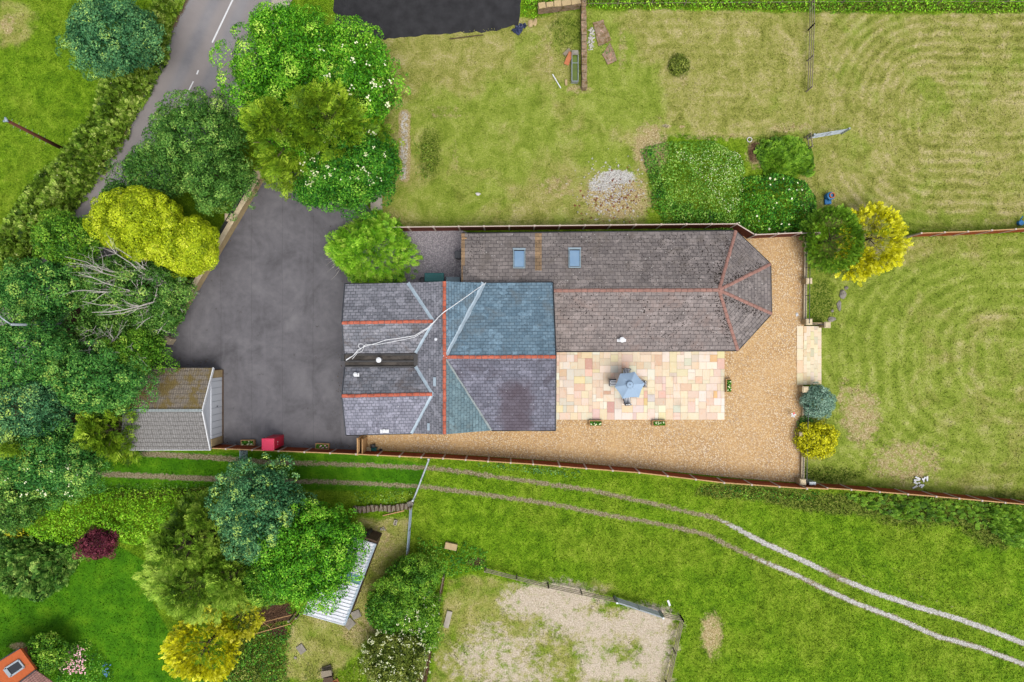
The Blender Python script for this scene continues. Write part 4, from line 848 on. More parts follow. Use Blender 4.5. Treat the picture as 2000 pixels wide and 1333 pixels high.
# ------------------------------------------------------------------ fences, walls, gates
def panel_fence(label, base_px, n, h=1.8, dark=False, side=1, start=0):
    """timber panels between concrete posts; base line given in pixels at ground level"""
    pts = [np.array(gp(*q)) for q in base_px]; seg = [np.linalg.norm((b - a)[:2]) for a, b in zip(pts, pts[1:])]; tot = sum(seg)
    root = thing('timber_fence', label, 'fence', tuple(pts[0])); o0 = pts[0]; k = n or round(tot / 1.86)
    def at(s_):
        for (a, b), L in zip(zip(pts, pts[1:]), seg):
            if s_ <= L + 1e-6: p = a + (b - a) * (s_ / L); p = p.copy(); p[2] = float(ground(p[0], p[1])); return p
            s_ -= L
        return pts[-1].copy()
    cuts = [0.]
    acc = 0
    for L in seg:     # whole panels on every straight run
        m = max(1, round(L / 1.86)); cuts += [acc + L * (i + 1) / m for i in range(m)]; acc += L
    rr = random.Random(start + 5)
    for i, s_ in enumerate(cuts):
        p = at(s_) - o0; B = MB(); B.box((p[0], p[1], p[2] + (h + .04) / 2), (.11, .11, h + .04)); B.box((p[0], p[1], p[2] + h + .05), (.13, .13, .04)); B.build('concrete_post', M['concrete'], root)
        if i:
            q = at(cuts[i - 1]) - o0; zz = (p[2] + q[2]) / 2; d = (p - q); d[2] = 0; L = np.linalg.norm(d); d /= L; rz = math.atan2(d[1], d[0]); nn = np.array((-d[1], d[0], 0)); c = (p + q) / 2; B = MB()
            B.box((c[0], c[1], zz + .15), (L - .12, .05, .28), rz); nb = 14
            for j in range(nb): # feather-edge boards
                e = q + d * (.06 + (L - .12) * (j + .5) / nb); B.box((e[0] + nn[0] * .004 * (j % 2) , e[1] + nn[1] * .004 * (j % 2), zz + .3 + (h - .36) / 2), ((L - .12) / nb - .006, .03 + .008 * (j % 2), h - .36), rz)
            pa = B.build('fence_panel', M['panel_dark' if dark else 'panel'], root)
            B = MB(); B.box((c[0], c[1], zz + h - .02), (L - .12, .075, .05), rz); B.build('capping_rail', M['concrete'] if dark else M['timber'], pa)
    return root
panel_fence('red-brown panel fence with concrete posts between the tiled wing and the mown paddock', [(756, 452), (1424, 445.5), (1459, 466), (1580, 463)], 0, dark=True, start=1)
panel_fence('red-brown panel fence dividing the mown paddock from the lawn at the right edge', [(1772, 463), (1860, 460), (2040, 451)], 0, start=3)
panel_fence('long curving red-brown panel fence along the track below the gravel and the drive', [(411, 868), (560, 874), (706, 880), (870, 888), (1040, 899), (1240, 915), (1400, 934), (1556, 945), (1640, 947), (1800, 960), (2060, 983)], 0, start=9)
def pier(px, py, h, root, w_=.42, cap=.52, dark=None):
    x, y, _ = P(px, py, h); z = float(ground(x, y)); x, y, z = P(px, py, h); B = MB(); g0 = min(0, float(ground(x, y))) - .1
    B.box((x, y, (h - .08 + g0) / 2), (w_, w_, h - .08 - g0)); B.build('pier', M['stone_wall'], root); B = MB(); B.box((x, y, h - .03), (cap, cap, .1)); B.box((x, y, h + .05), (cap * .8, cap * .8, .06)); B.build('pier_cap', M['stone_pale'], root, bevel=.015); return x, y
def railed_wall(name, label, a, b, h, th, rail, root=None, off=0.0, hb=.12, coping=True, base=0):
    """dwarf stone wall with iron railings; a, b = wall line in metres"""
    root = root or thing(name, label, 'wall', (0, 0, 0)); a = np.array((a[0], a[1], 0.)); b = np.array((b[0], b[1], 0.)); d = b - a; L = np.linalg.norm(d); d /= L; rz = math.atan2(d[1], d[0]); c = (a + b) / 2; nn = np.array((-d[1], d[0], 0)) * off
    B = MB(); n = max(1, int(L / .9)); 
    B.box((c[0], c[1], (h + base) / 2 - .05), (L, th * .85, h - base), rz); B.build('stone_wall', M['stone_wall'], root)
    B = MB()
    for i in range(n):
        e = a + d * L * (i + .5) / n; B.box((e[0], e[1], h - .02 + (i % 2) * .003), (L / n - .012, th, .07), rz)
    B.build('coping', M['stone_pale'], root, bevel=.01)
    if rail:
        B = MB(); p, q = a + nn, b + nn
        for z in (h + .1, h + rail): B.bar(p + (0, 0, z), q + (0, 0, z), .045, .03)
        m = int(L / .125)
        for i in range(m + 1): e = p + (q - p) * i / m; B.bar(e + (0, 0, h + .1), e + (0, 0, h + rail), .016, .016)
        m = max(1, int(L / 1.9))
        for i in range(m + 1): e = p + (q - p) * i / m; B.bar(e + (0, 0, h), e + (0, 0, h + rail + .06), .05, .05)
        B.build('railing', M['iron'], root)
    return root
a, b = P(508, 337, .95), P(329, 640, .95)
W1 = railed_wall('railed_wall', 'slanting buff stone wall with black railings and square piers beside the dark asphalt drive', a, b, .95, .42, .55, off=.0 - .14)
for px, py in ((505, 340), (449, 425), (414, 474), (365, 567), (337, 616)): pier(px - 2, py, 1.25, W1, .5, .6)
B = MB(); p = P(321, 662, .8); B.box((p[0], p[1], .38), (.5, 1.0, .8), 1.03); B.build('wall_end', M['stone_pale'], W1, bevel=.02)
X0 = 22.78
W2 = railed_wall('railed_wall', 'low cream wall with black railings north of the stone steps', (X0 + .05, P(0, 470, .3)[1]), (X0 - .02, P(0, 632, .3)[1]), .3, .24, .75, base=-.75)
pier(1580, 549, .95, W2, .4, .46); pier(1580, 629, .95, W2, .4, .48); pier(1576, 466, .95, W2, .3, .36)
xq, yq = pier(1616, 635, .45, W2, .4, .48); B = MB(); y_ = P(0, 632, .5)[1]; B.bar((X0 + .2, y_, .55), (xq - .15, y_ - .1, .35), .05, .05); B.bar((X0 + .2, y_, .15), (xq - .15, y_ - .1, -.1), .04, .04)
for k in range(7): t = k / 6; xx = X0 + .2 + (xq - .35 - X0) * t; B.bar((xx, y_ - .1 * t, .15 - .25 * t), (xx, y_ - .1 * t, .55 - .2 * t), .018, .018)
B.build('railing', M['iron'], W2); B = MB(); B.box(((X0 + xq) / 2, y_, -.35), (1.5, .16, .8)); B.build('stone_wall', M['stone_wall'], W2)
W3 = railed_wall('railed_wall', 'low cream wall with black railings running south from the stone steps', (X0 - .06, P(0, 762, .3)[1]), (X0 - .22, P(0, 938, .3)[1]), .3, .24, .75, base=-.75)
pier(1573, 761, .95, W3, .4, .48); pier(1566, 849, .75, W3, .34, .40); pier(1568, 942, .95, W3, .4, .48)
B = MB(); p = P(1588, 945, .9); B.box((p[0], p[1], .2), (.5, .22, 1.2)); B.build('end_panel', M['galv'], W3)
# steps down to the lower lawn
ST = thing('stone_steps', 'wide flight of pale sandstone steps leading from the gravel down to the lawn', 'steps', (0, 0, 0)); y1, y2 = P(0, 637, 0)[1], P(0, 752, 0)[1]
sr = np.random.default_rng(4)
def slabs(name, rects, z, mat, root, pal, probs, gap=.012, th=.045, seed=0, jit=4):
    rg = np.random.default_rng(seed); V = []; cols = []; pal = np.array(pal, float); pr = np.array(probs, float); pr /= pr.sum()
    for (x0, y0, x1, y1_) in rects:
        dz = rg.uniform(-.003, .003); bv = .006; a0, b0, a1, b1 = x0 + gap / 2, y0 + gap / 2, x1 - gap / 2, y1_ - gap / 2; zt = z + dz; zb = z - th
        o_ = [(a0, b0), (a1, b0), (a1, b1), (a0, b1)]; i_ = [(a0 + bv, b0 + bv), (a1 - bv, b0 + bv), (a1 - bv, b1 - bv), (a0 + bv, b1 - bv)]
        V.append([(*p, zt) for p in i_])
        for k in range(4): V.append([(*o_[k], zt - bv), (*o_[(k + 1) % 4], zt - bv), (*i_[(k + 1) % 4], zt), (*i_[k], zt)]); V.append([(*o_[k], zb), (*o_[(k + 1) % 4], zb), (*o_[(k + 1) % 4], zt - bv), (*o_[k], zt - bv)])
        c = pal[rg.choice(len(pal), p=pr)] * .72 + np.array((234, 216, 186)) * .28 + rg.normal(0, jit, 3); c = lin(np.clip(c, 0, 255)) * K; cols.append(np.tile((*c, 1), (9 * 4, 1)))
    return np_mesh(name, np.array(V).reshape(-1, 3), 4, M[mat], root, {'col': ('FLOAT_COLOR', np.concatenate(cols))})
xs0 = P(1555.5, 0, 0)[0]; tread = [(xs0, xs0 + .49)] + [(xs0 + .49 + .345 * i, xs0 + .49 + .345 * (i + 1)) for i in range(5)]
for i, (xa, xb) in enumerate(tread):
    z = .06 - .13 * i; rc = []; y = y2 - .0; k = 0; sk = -.012 * i
    cuts = [y2]; st = .62 if i else .92
    c_ = y2 + (st * (.5 if i % 2 else 1))
    while c_ < y1 - .15: cuts.append(c_); c_ += st * sr.uniform(.9, 1.1)
    cuts.append(y1); rc = [(xa, u, xb + .0, v) for u, v in zip(cuts, cuts[1:])]
    o = slabs('landing' if i == 0 else 'step', rc, z, 'paving', ST, [(238, 224, 192), (228, 208, 170), (240, 228, 200), (206, 196, 178)], [4, 3, 2, .25 if i < 3 else .7], seed=40 + i)
    B = MB(); B.box(((xa + xb) / 2, (y1 + y2) / 2, (z - .04 - .9) / 2), (xb - xa - .01, y2 - y1 if y2 > y1 else y1 - y2, z - .05 + .9)); B.build('riser', M['stone_wall'], o)
# patio
def ashlar(x0, y0, x1, y1_, u, seed):
    rr = random.Random(seed); nx, ny = int(round((x1 - x0) / u)), int(round((y1_ - y0) / u)); ux, uy = (x1 - x0) / nx, (y1_ - y0) / ny; used = [[0] * ny for _ in range(nx)]; out = []
    for j in range(ny):
        for i in range(nx):
            if used[i][j]: continue
            for w_, h in rr.sample([(2, 2), (3, 2), (2, 3), (3, 2), (2, 2), (2, 1), (1, 2)], 7) + [(1, 1)]:
                if i + w_ <= nx and j + h <= ny and all(not used[a][b] for a in range(i, i + w_) for b in range(j, j + h)): break
            for a in range(i, i + w_):
                for b in range(j, j + h): used[a][b] = 1
            out.append((x0 + i * ux, y0 + j * uy, x0 + (i + w_) * ux, y0 + (j + h) * uy))
    return out
xa, yb, _ = P(1078, 820, 0); xb, ya, _ = P(1414.5, 672, 0)
PT = props(slabs('patio', ashlar(xa, yb, xb, ya, .285, 5), .065, 'paving', None, [(240, 224, 200), (234, 212, 186), (232, 204, 184), (224, 188, 168), (238, 220, 178), (246, 238, 226), (216, 212, 198), (228, 186, 120), (206, 156, 140), (228, 222, 214)], [8, 6, 5, 2.2, 3.4, 6, 2.2, .8, .6, 2], seed=8), kind='structure')
B = MB(); B.prism([(xa, yb), (xb, yb), (xb, ya), (xa, ya)], -.05, .045); B.build('mortar_bed', M['grout'], PT)

def rail_fence(name, label, px, h, rails, mat, post=2.2, cat='fence', r=.045, group=None, pr=.06):
    pts = [np.array(gp(*q)) for q in px]; root = thing(name, label, cat, tuple(pts[0]), 0, group); o0 = pts[0]; B = MB(); n_ = 0
    for a, b in zip(pts, pts[1:]):
        L = np.linalg.norm(b - a); n = max(1, round(L / post))
        for i in range(n + 1): p = a + (b - a) * i / n - o0; Bp = MB(); Bp.box((p[0], p[1], p[2] + h / 2), (pr * 1.6, pr * 1.6, h + .06)); Bp.build('post', M[mat], root)
        for k in range(rails): z = h * (k + 1) / rails - .05; B = MB(); B.bar(a - o0 + (0, 0, z), b - o0 + (0, 0, z), r, r * 2 if mat != 'galv' else r); B.build('rail', M[mat], root)
    return root
def field_gate(label, a, b, h, bars, mat='galv', r=.035, brace=True, zb=.15, sheet_=False, name='field_gate'):
    a = np.array(gp(*a)); b = np.array(gp(*b)); root = thing(name, label, 'gate', tuple(a)); d = b - a; B = MB()
    for k in range(bars): z = zb + (h - zb) * k / (bars - 1); B.tube([(0, 0, z), d + (0, 0, z)], r * .8, 8)
    B.build('bars', M[mat], root); B = MB()
    for t in (0, .5, 1): B.tube([d * t + (0, 0, zb), d * t + (0, 0, h)], r, 8)
    if brace: B.tube([(0, 0, zb), d * .5 + (0, 0, h)], r * .6, 6)
    B.build('uprights', M[mat], root)
    if sheet_: B = MB(); B.bar((0, 0, h * .5), d + (0, 0, h * .5), .03, h * .8); B.build('sheet', M['upvc'], root)
    for t, nme in ((0, 'hinge_post'), (1, 'latch_post')):
        B = MB(); e = d * t * 1.0 + (d / np.linalg.norm(d)) * (.12 if t else -.12); B.box((e[0], e[1], h / 2), (.13, .13, h + .15)); B.build(nme, M['oldwood' if mat != 'galv' else 'galv'], root)
    return root
field_gate('tall grey slatted metal gate across the track beside the red cabinet', (484, 876), (484, 902), 1.5, 6, 'zinc', .05)
field_gate('long grey tubular gate crossing both wheel tracks below the panel fence', (840, 895), (812, 968), 1.25, 3, 'galv', .045, False)
field_gate('grey gate standing in the grass south of the log row', (805, 990), (799, 1072), 1.2, 3, 'zinc', .045, False)
field_gate('galvanised sheeted gate in the top rail of the sandy arena', (1203, 1166), (1285, 1193), 1.3, 4, 'galv', .04, True, sheet_=True)
rail_fence('rail_fence', 'weathered post and rail fence along the north side of the sandy arena', [(948, 1108), (1070, 1139), (1198, 1166)], 1.05, 3, 'oldwood', 2.4)
rail_fence('rail_fence', 'weathered post and rail fence around the right corner of the sandy arena', [(1290, 1194), (1328, 1202), (1300, 1330), (1290, 1370)], 1.1, 3, 'oldwood', 2.2)
rail_fence('rail_fence', 'thin wooden fence down the left side of the arena beside the hawthorn', [(868, 1120), (850, 1215), (826, 1330), (822, 1370)], 1.05, 2, 'oldwood', 2.4, r=.03)
rail_fence('rail_fence', 'row of leaning posts and wire in the hedge along the top edge', [(1140, 14), (1400, 12), (1700, 10), (2020, 10)], 1.15, 2, 'oldwood', 2.6, r=.02, pr=.035)
rail_fence('rail_fence', 'narrow grey rail fence in the mown paddock running down from the top hedge', [(1578, 6), (1578, 60), (1574, 180)], 1.15, 3, 'oldwood', 2.6, r=.04, pr=.05)
rail_fence('rail_fence', 'short dark timber hurdle below the open field gate', [(1571, 270), (1574, 294)], 1.2, 2, 'oldwood', 1.2, pr=.05)
field_gate('open grey metal gate standing across the mown paddock', (1580, 272), (1640, 262), 1.2, 5, 'galv', .04, True)
# wooden frame beside the tin shed
fr = rail_fence('pen_frame', 'bare timber frame of an unfinished pen beside the white tin shed', [(496, 1228), (578, 1205)], 1.35, 1, 'timber', 1.7, 'frame', pr=.05); 
B = MB(); o0 = np.array(gp(496, 1228)); q = [np.array(gp(*c)) - o0 for c in ((496, 1216), (582, 1194))]; B.bar(q[0] + (0, 0, .5), q[1] + (0, 0, .5), .05, .07); B.build('rail', M['timber'], fr)
B = MB(); q0 = np.array(gp(520, 1208)) - o0; q1 = np.array(gp(536, 1219)) - o0; B.bar(q0 + (0, 0, .7), q1 + (0, 0, .7), .04, .04); B.build('crossbar', M['timber'], fr)
# side gate by the house corner
sg = thing('garden_gate', 'new timber ledged gate with posts between house corner and fence', 'gate', P(709, 866, 0)); xg, yg0 = 0, 0
B = MB(); [B.box((0, .42 - k * .14, .95), (.04, .125, 1.7)) for k in range(7)]; B.build('boards', M['timber'], sg); B = MB(); B.box((.05, 0, .5), (.05, 1.0, .1)); B.box((.05, 0, 1.5), (.05, 1.0, .1)); B.box((-.0, 0, 1.83), (.1, 1.3, .06)); B.build('ledge', M['timber'], sg)
B = MB(); B.box((0, .6, .95), (.12, .12, 1.9)); B.box((0, -.55, .95), (.12, .12, 1.9)); B.build('post', M['timber'], sg); B = MB(); B.box((.32, .0, .9), (.05, 1.1, 1.7)); B.build('trellis_side', M['timber'], sg)

# ------------------------------------------------------------------ objects on the drive and terrace
def planter(px, py, rz, label, first=None, seed=0):
    x, y, _ = P(px, py, .3); gz = .016
    root = thing('planter', label, 'planter', (x, y, gz), rz, 'wooden flower troughs'); w_, d_, h = 1.02, .44, .36; B = MB()
    for s_ in (-1, 1): B.box((0, s_ * (d_ / 2 - .02), h / 2), (w_, .04, h)); B.box((s_ * (w_ / 2 - .02), 0, h / 2), (.04, d_ - .085, h))
    for s_ in (-1, 1): B.box((0, s_ * (d_ / 2 - .02), h + .012), (w_ + .04, .06, .02))
    for s_ in (-1, 1): B.box((s_ * (w_ / 2 - .01), 0, h + .013), (.06, d_ - .06, .02))
    B.build('trough', M['timber'], root); B = MB(); B.box((0, 0, h - .06), (w_ - .09, d_ - .09, .04)); B.build('compost', M['dirt'], root)
    rg = np.random.default_rng(seed); n = 420; q = np.stack([rg.uniform(-.44, .44, n), rg.uniform(-.15, .15, n), h + rg.uniform(-.04, .12, n)], 1)
    leaves('foliage', q, np.tile((0, 0, 1.), (n, 1)), .075, FO['laurel'], root, rg=rg, tilt=1); k = 26; q = np.stack([rg.uniform(-.4, .4, k), rg.uniform(-.13, .13, k), h + .14 + rg.uniform(0, .05, k)], 1); q = q[rg.integers(0, 6, 40)] + rg.normal(0, .022, (40, 3))
    leaves('flowers', q, np.tile((0, 0, 1.), (len(q), 1)), .07, FO[['white', 'pink', 'gold2'][seed % 3]], root, asp=1, tilt=.2, rg=rg)
planter(484.5, 865, 0, 'wooden flower trough on the asphalt left of the red cabinet', seed=3); planter(630, 872, -.04, 'wooden flower trough on the asphalt right of the red cabinet', seed=1)
planter(1163, 827, 0, 'wooden flower trough at the patio edge directly below the umbrella side chairs', seed=6); planter(1287, 827, 0, 'wooden flower trough with white flowers at the lower patio edge, nearer its right corner', seed=9); planter(1423, 753.5, math.pi / 2, 'wooden flower trough standing upright-on along the right edge of the patio', seed=12)
# red cabinet
rc = thing('tall_cabinet', 'tall glossy red box cabinet with overhanging lid beside the fence', 'cabinet', (P(544.5, 0)[0], P(0, 859.5)[1], .004)); H = 2.3
B = MB(); B.box((0, 0, H / 2), (.84, .84, H)); B.build('body', M['red'], rc, bevel=.02); B = MB(); B.box((0, 0, H + .04), (.92, .92, .12)); B.build('lid', M['redtop'], rc, bevel=.045)
B = MB(); B.box((0, 0, H - .12), (.89, .89, .08)); B.build('rim', M['red'], rc, bevel=.015); B = MB(); B.box((.43, 0, H / 2), (.03, .7, H - .35)); dd = B.build('door', M['red'], rc, bevel=.008)
B = MB(); B.box((.455, .08, 1.5), (.02, .07, .05)); B.box((.455, -.12, 1.5), (.02, .05, .04)); B.build('plate', M['white'], dd)
# grey yard: storage box, lidded tub, bins
gb = thing('storage_box', 'green plastic garden storage box behind the slate house', 'storage box', (P(850, 0)[0], P(0, 543, .3)[1], .012)); B = MB(); B.box((0, 0, .28), (1.4, .6, .56)); B.build('box', M['teal'], gb, bevel=.04); B = MB(); B.box((0, 0, .6), (1.5, .68, .09)); B.build('lid', M['teal'], gb, bevel=.04)
B = MB(); [B.box((0, .2 - k * .2, .655), (1.2, .05, .03)) for k in range(3)]; B.build('ribs', M['teal'], gb)
gb = thing('storage_chest', 'low blue-grey lidded chest next to the green storage box', 'chest', (P(886, 0)[0], P(0, 549, .3)[1], .012)); B = MB(); B.box((0, 0, .25), (1.0, .5, .5)); B.build('box', M['bluegrey'], gb, bevel=.03); B = MB(); B.box((0, 0, .53), (1.08, .56, .07)); B.build('lid', M['bluegrey'], gb, bevel=.03)
gb = thing('wheelie_bin', 'black wheelie bin standing against the gable of the tiled wing', 'bin', (P(896, 0)[0], P(0, 498, 1)[1], .012)); B = MB(); B.box((0, 0, .5), (.42, .5, .9)); B.build('body', M['black'], gb, bevel=.04); B = MB(); B.box((.02, 0, .99), (.5, .58, .08)); B.build('lid', M['charcoal'], gb, bevel=.04)
for s_ in (-1, 1): B = MB(); B.tube([(.22, s_ * .2, .1), (.22, s_ * .26, .1)], .1, 12); B.build('wheel', M['iron'], gb)
def pot(px, py, r, h, mat, label, fill='dirt', nm='plant_pot', z=.012):
    x, y, _ = P(px, py, h); o = thing(nm, label, 'pot', (x, y, float(ground(x, y)) + z)); B = MB(); B.lathe((0, 0, 0), [(r * .7, 0), (r, h), (r * 1.12, h), (r * 1.12, h + .04), (r * .9, h + .04), (r * .85, h - .06)], 20); B.build('pot', M[mat], o, smooth=False); return o
pot(825, 547, .2, .35, 'black', 'round black plant pot beside the green storage box')
pot(719.5, 879, .2, .32, 'stone_pale', 'round terracotta and cream pot by the timber gate')
# lawnmower
lm = thing('lawnmower', 'small teal electric lawnmower parked against the fence by the timber gate', 'lawnmower', (P(731, 0)[0], P(0, 878, .1)[1], .016)); B = MB(); B.box((0, 0, .17), (.42, .40, .16)); B.build('deck', M['teal'], lm, bevel=.06)
B = MB(); B.box((0, 0, .29), (.22, .22, .14)); B.build('motor', M['teal'], lm, bevel=.05)
for sx in (-1, 1):
    for sy in (-1, 1): B = MB(); B.tube([(sx * .22, sy * .15, .08), (sx * .26, sy * .15, .08)], .08, 12); B.build('wheel', M['black'], lm)
B = MB(); B.tube([(-.17, .1, .2), (-.15, .5, .8), (.15, .5, .8), (.17, .1, .2)], .02, 6); B.build('handle', M['black'], lm); B = MB(); B.box((0, .3, .3), (.3, .26, .22)); B.build('grass_box', M['black'], lm, bevel=.04)
pot(744, 880, .13, .12, 'black', 'small dark trug lying right of the lawnmower', z=.016)
# windmill ornament
wm = thing('garden_windmill', 'small pink and white pinwheel ornament on the gravel near the wall', 'ornament', (P(1543, 0)[0], P(0, 809)[1], .016)); B = MB(); B.tube([(0, 0, 0), (0, 0, .6)], .015, 6); B.build('stick', M['white'], wm)
for k in range(5):
    a = k * 1.257; B = MB(); B.box((math.cos(a) * .12, math.sin(a) * .12, .6), (.16, .09, .02), a, .3); B.build('vane', M['redtop' if k == 1 else 'white'], wm)
# parasol, table and chairs
UZ = 2.1; uc = P(1230, 751.5, 2.55)
um = thing('parasol', 'pale blue hexagonal parasol over the patio table', 'parasol', (uc[0], uc[1], .065)); rim = [np.array(P(x, y, UZ)) - (uc[0], uc[1], .065) for x, y in ((1239.5, 726.6), (1259, 749.5), (1247.8, 776.5), (1216, 778.8), (1200.5, 756), (1211, 730))]; top = np.array((0, 0, 2.50)); B = MB(); V = [top]; m = 5
for k in range(6):
    a, b = rim[k], rim[(k + 1) % 6]
    for i in range(1, m + 1):
        t = i / m; sag = .06 * math.sin(math.pi * t)
        for j in range(6): u = j / 6; e = a * (1 - u) + b * u; p = top + (e - top) * t; p = p - np.array((0, 0, sag)) + np.array((0, 0, -.05 * math.sin(math.pi * u) * t)); 
        pass
ring = []
for i in range(1, m + 1):
    t = i / m; rw = []
    for k in range(6):
        a, b = rim[k], rim[(k + 1) % 6]
        for j in range(4): u = j / 4; e = a * (1 - u) + b * u; s_ = 1 - .045 * math.sin(math.pi * u); p = top + (e - top) * t; p[0] *= s_; p[1] *= s_; p[2] += .05 * math.sin(math.pi * t) - .035 * math.sin(math.pi * u) * t; rw.append(len(V)); V.append(p)
    ring.append(rw)
Fs = [(0, ring[0][i], ring[0][(i + 1) % 24]) for i in range(24)] + [(ring[q][i], ring[q + 1][i], ring[q + 1][(i + 1) % 24], ring[q][(i + 1) % 24]) for q in range(m - 1) for i in range(24)]; B.add(V, Fs); cn = B.build('canopy', M['bluecloth'], um)
sd = cn.modifiers.new('solid', 'SOLIDIFY'); sd.thickness = .012
B = MB(); B.blob((0, 0, 2.53), (.28, .28, .05), 3, 12, 4, .05); B.build('vent_flap', M['bluecloth'], um, smooth=True); B = MB(); B.tube([(0, 0, 0), (0, 0, 2.62)], .025, 10); B.blob((0, 0, 2.62), .035, 1, 8, 5, 0); B.build('pole', M['charcoal'], um); B = MB()
for e in rim: B.tube([(0, 0, 2.44), (e[0] * .97, e[1] * .97, e[2] - .02)], .011, 5)
B.build('ribs', M['charcoal'], um); B = MB(); B.lathe((0, 0, 0), [(.25, 0), (.25, .06), (.05, .1), (.03, .3)], 20); B.build('base', M['charcoal'], um)
tb = thing('garden_table', 'round glass topped table beneath the blue parasol', 'table', (uc[0], uc[1], .065)); B = MB(); B.lathe((0, 0, .7), [(.5, 0), (.5, .02), (.06, .021)], 28); B.build('tabletop', M['charcoal'], tb)
for k in range(4): a = k * 1.5708 + .78; B = MB(); B.tube([(math.cos(a) * .2, math.sin(a) * .2, .7), (math.cos(a) * .42, math.sin(a) * .42, 0)], .018, 6); B.build('leg', M['charcoal'], tb)
def chair():
    o = thing('garden_chair', '', 'chair', (0, 0, 0), 0, 'striped garden chairs round the parasol table'); B = MB(); B.box((0, 0, .46), (.5, .46, .09)); B.build('seat_cushion', M['stripes'], o, bevel=.03)
    B = MB(); B.box((-.28, 0, .80), (.08, .46, .56), 0, 0); B.build('back_cushion', M['stripes'], o, bevel=.03); B = MB()
    for s_ in (-1, 1): B.tube([(.24, s_ * .27, .62), (-.24, s_ * .27, .66), (-.34, s_ * .25, 1.08)], .011, 6)
    B.tube([(-.34, -.25, 1.08), (-.36, 0, 1.11), (-.34, .25, 1.08)], .018, 6); B.box((0, 0, .39), (.5, .5, .03)); B.build('frame', M['charcoal'], o)
    for sx in (-1, 1):
        for sy in (-1, 1): B = MB(); B.tube([(sx * .23, sy * .25, .62), (sx * .26, sy * .27, 0)], .015, 6); B.build('leg', M['charcoal'], o)
    return o
spots = [((1197, 747.5), 0.0, 'striped cushion chair showing left of the blue parasol'), ((1222.5, 728), -1.75, 'striped cushion chair showing above the blue parasol'), ((1224, 782), 1.65, 'striped cushion chair showing below the blue parasol'), ((1251, 749.5), math.pi, 'striped cushion chair mostly hidden under the right of the blue parasol')]
c0 = chair()
for i, ((x, y), rz, lb) in enumerate(spots):
    X, Y, _ = P(x, y, .5); X -= (1 if i == 0 else 0) * 0
    if i == 0: c0.location = (X, Y, .065); c0.rotation_euler.z = rz; c0['label'] = lb
    else: dup(c0, (X, Y, .065), rz, lb)
# poles
B = MB(); a = np.array(gp(130, 295)); b = np.array(P(12, 235, 6.6)); tp = thing('telegraph_pole', 'brown wooden telegraph pole with climbing steps rising from the roadside hedge', 'pole', tuple(a)); B.tube([(0, 0, -.2), (b - a)], [.15, .105], 12); B.build('shaft', M['polewood'], tp, smooth=True)
B = MB()
for k in range(12): t = .35 + .052 * k; e = (b - a) * t; s_ = 1 if k % 2 else -1; B.tube([e, e + (s_ * .1, s_ * .24, .02)], .012, 5)
B.build('climbing_steps', M['galv'], tp); e = b - a; B = MB()
for q in ((.0, .12), (.12, -.08), (-.1, -.1)): B = MB(); B.lathe((e[0] + q[0], e[1] + q[1], e[2] - .05), [(.05, 0), (.07, .1), (.03, .16)], 10); B.build('insulator', M['bluegrey'], tp)
B = MB(); B.lathe((e[0], e[1], e[2]), [(.13, -.02), (.12, .03), (.02, .06)], 12); B.build('cap', M['galv'], tp)
b = np.array(P(22, 634, 8)); a = np.array((b[0] + .1, b[1], 0.)); sl_ = thing('street_lamp', 'pale grey street lamp with bent arm half hidden in trees at the left edge', 'street lamp', tuple(a)); B = MB(); B.tube([(0, 0, 0), b - a], [.11, .08], 12); B.build('post', M['galv'], sl_, smooth=True)
B = MB(); e = b - a; f_ = np.array(P(-6, 612, 8.2)) - a; B.tube([e, e + (f_ - e) * .5 + (0, 0, .1), f_], .05, 8); B.build('arm', M['galv'], sl_, smooth=True); B = MB(); B.box(tuple(f_ + (f_ - e) * .2), (.7, .3, .14), math.atan2(f_[1] - e[1], f_[0] - e[0])); B.build('lamp_head', M['bluegrey'], sl_, bevel=.04)
# cable over the roof
cb = thing('overhead_cable', 'white service cable lying across the slate roof from the north eave to the valley gutter', 'cable', (0, 0, 0))
for k, (off, r_) in enumerate([(0, .028), (3, .02)]):
    q = [(949, 553, 5.0), (930, 566, 5.6), (905, 584, 6.3), (885, 598, 6.75), (868, 609 + off * .3, 6.9), (858, 618, 6.6), (849, 628 + off * .4, 6.25), (835, 641 + off * .6, 6.15), (810, 656 + off, 5.95), (780, 661 + off * 1.5, 5.75), (755, 664 + off * 2, 5.6), (735, 671 + off, 5.45), (715, 676 - off, 5.3), (700, 683 + off, 5.15), (690, 695, 5.0), (676, 703 + off * .6, 4.95)]
    B = MB(); B.tube([P(*z) for z in q], r_, 6); B.build('strand', M['white'], cb)
B = MB(); B.tube([P(705 + 5 * math.cos(a), 676 + 4.5 * math.sin(a), 5.45) for a in np.linspace(0, 6.3, 14)], .018, 5); B.tube([P(*z) for z in ((712, 674, 5.4), (708, 686, 5.3), (698, 690, 5.2), (688, 702, 5.0))], .018, 5); B.build('coil', M['white'], cb)
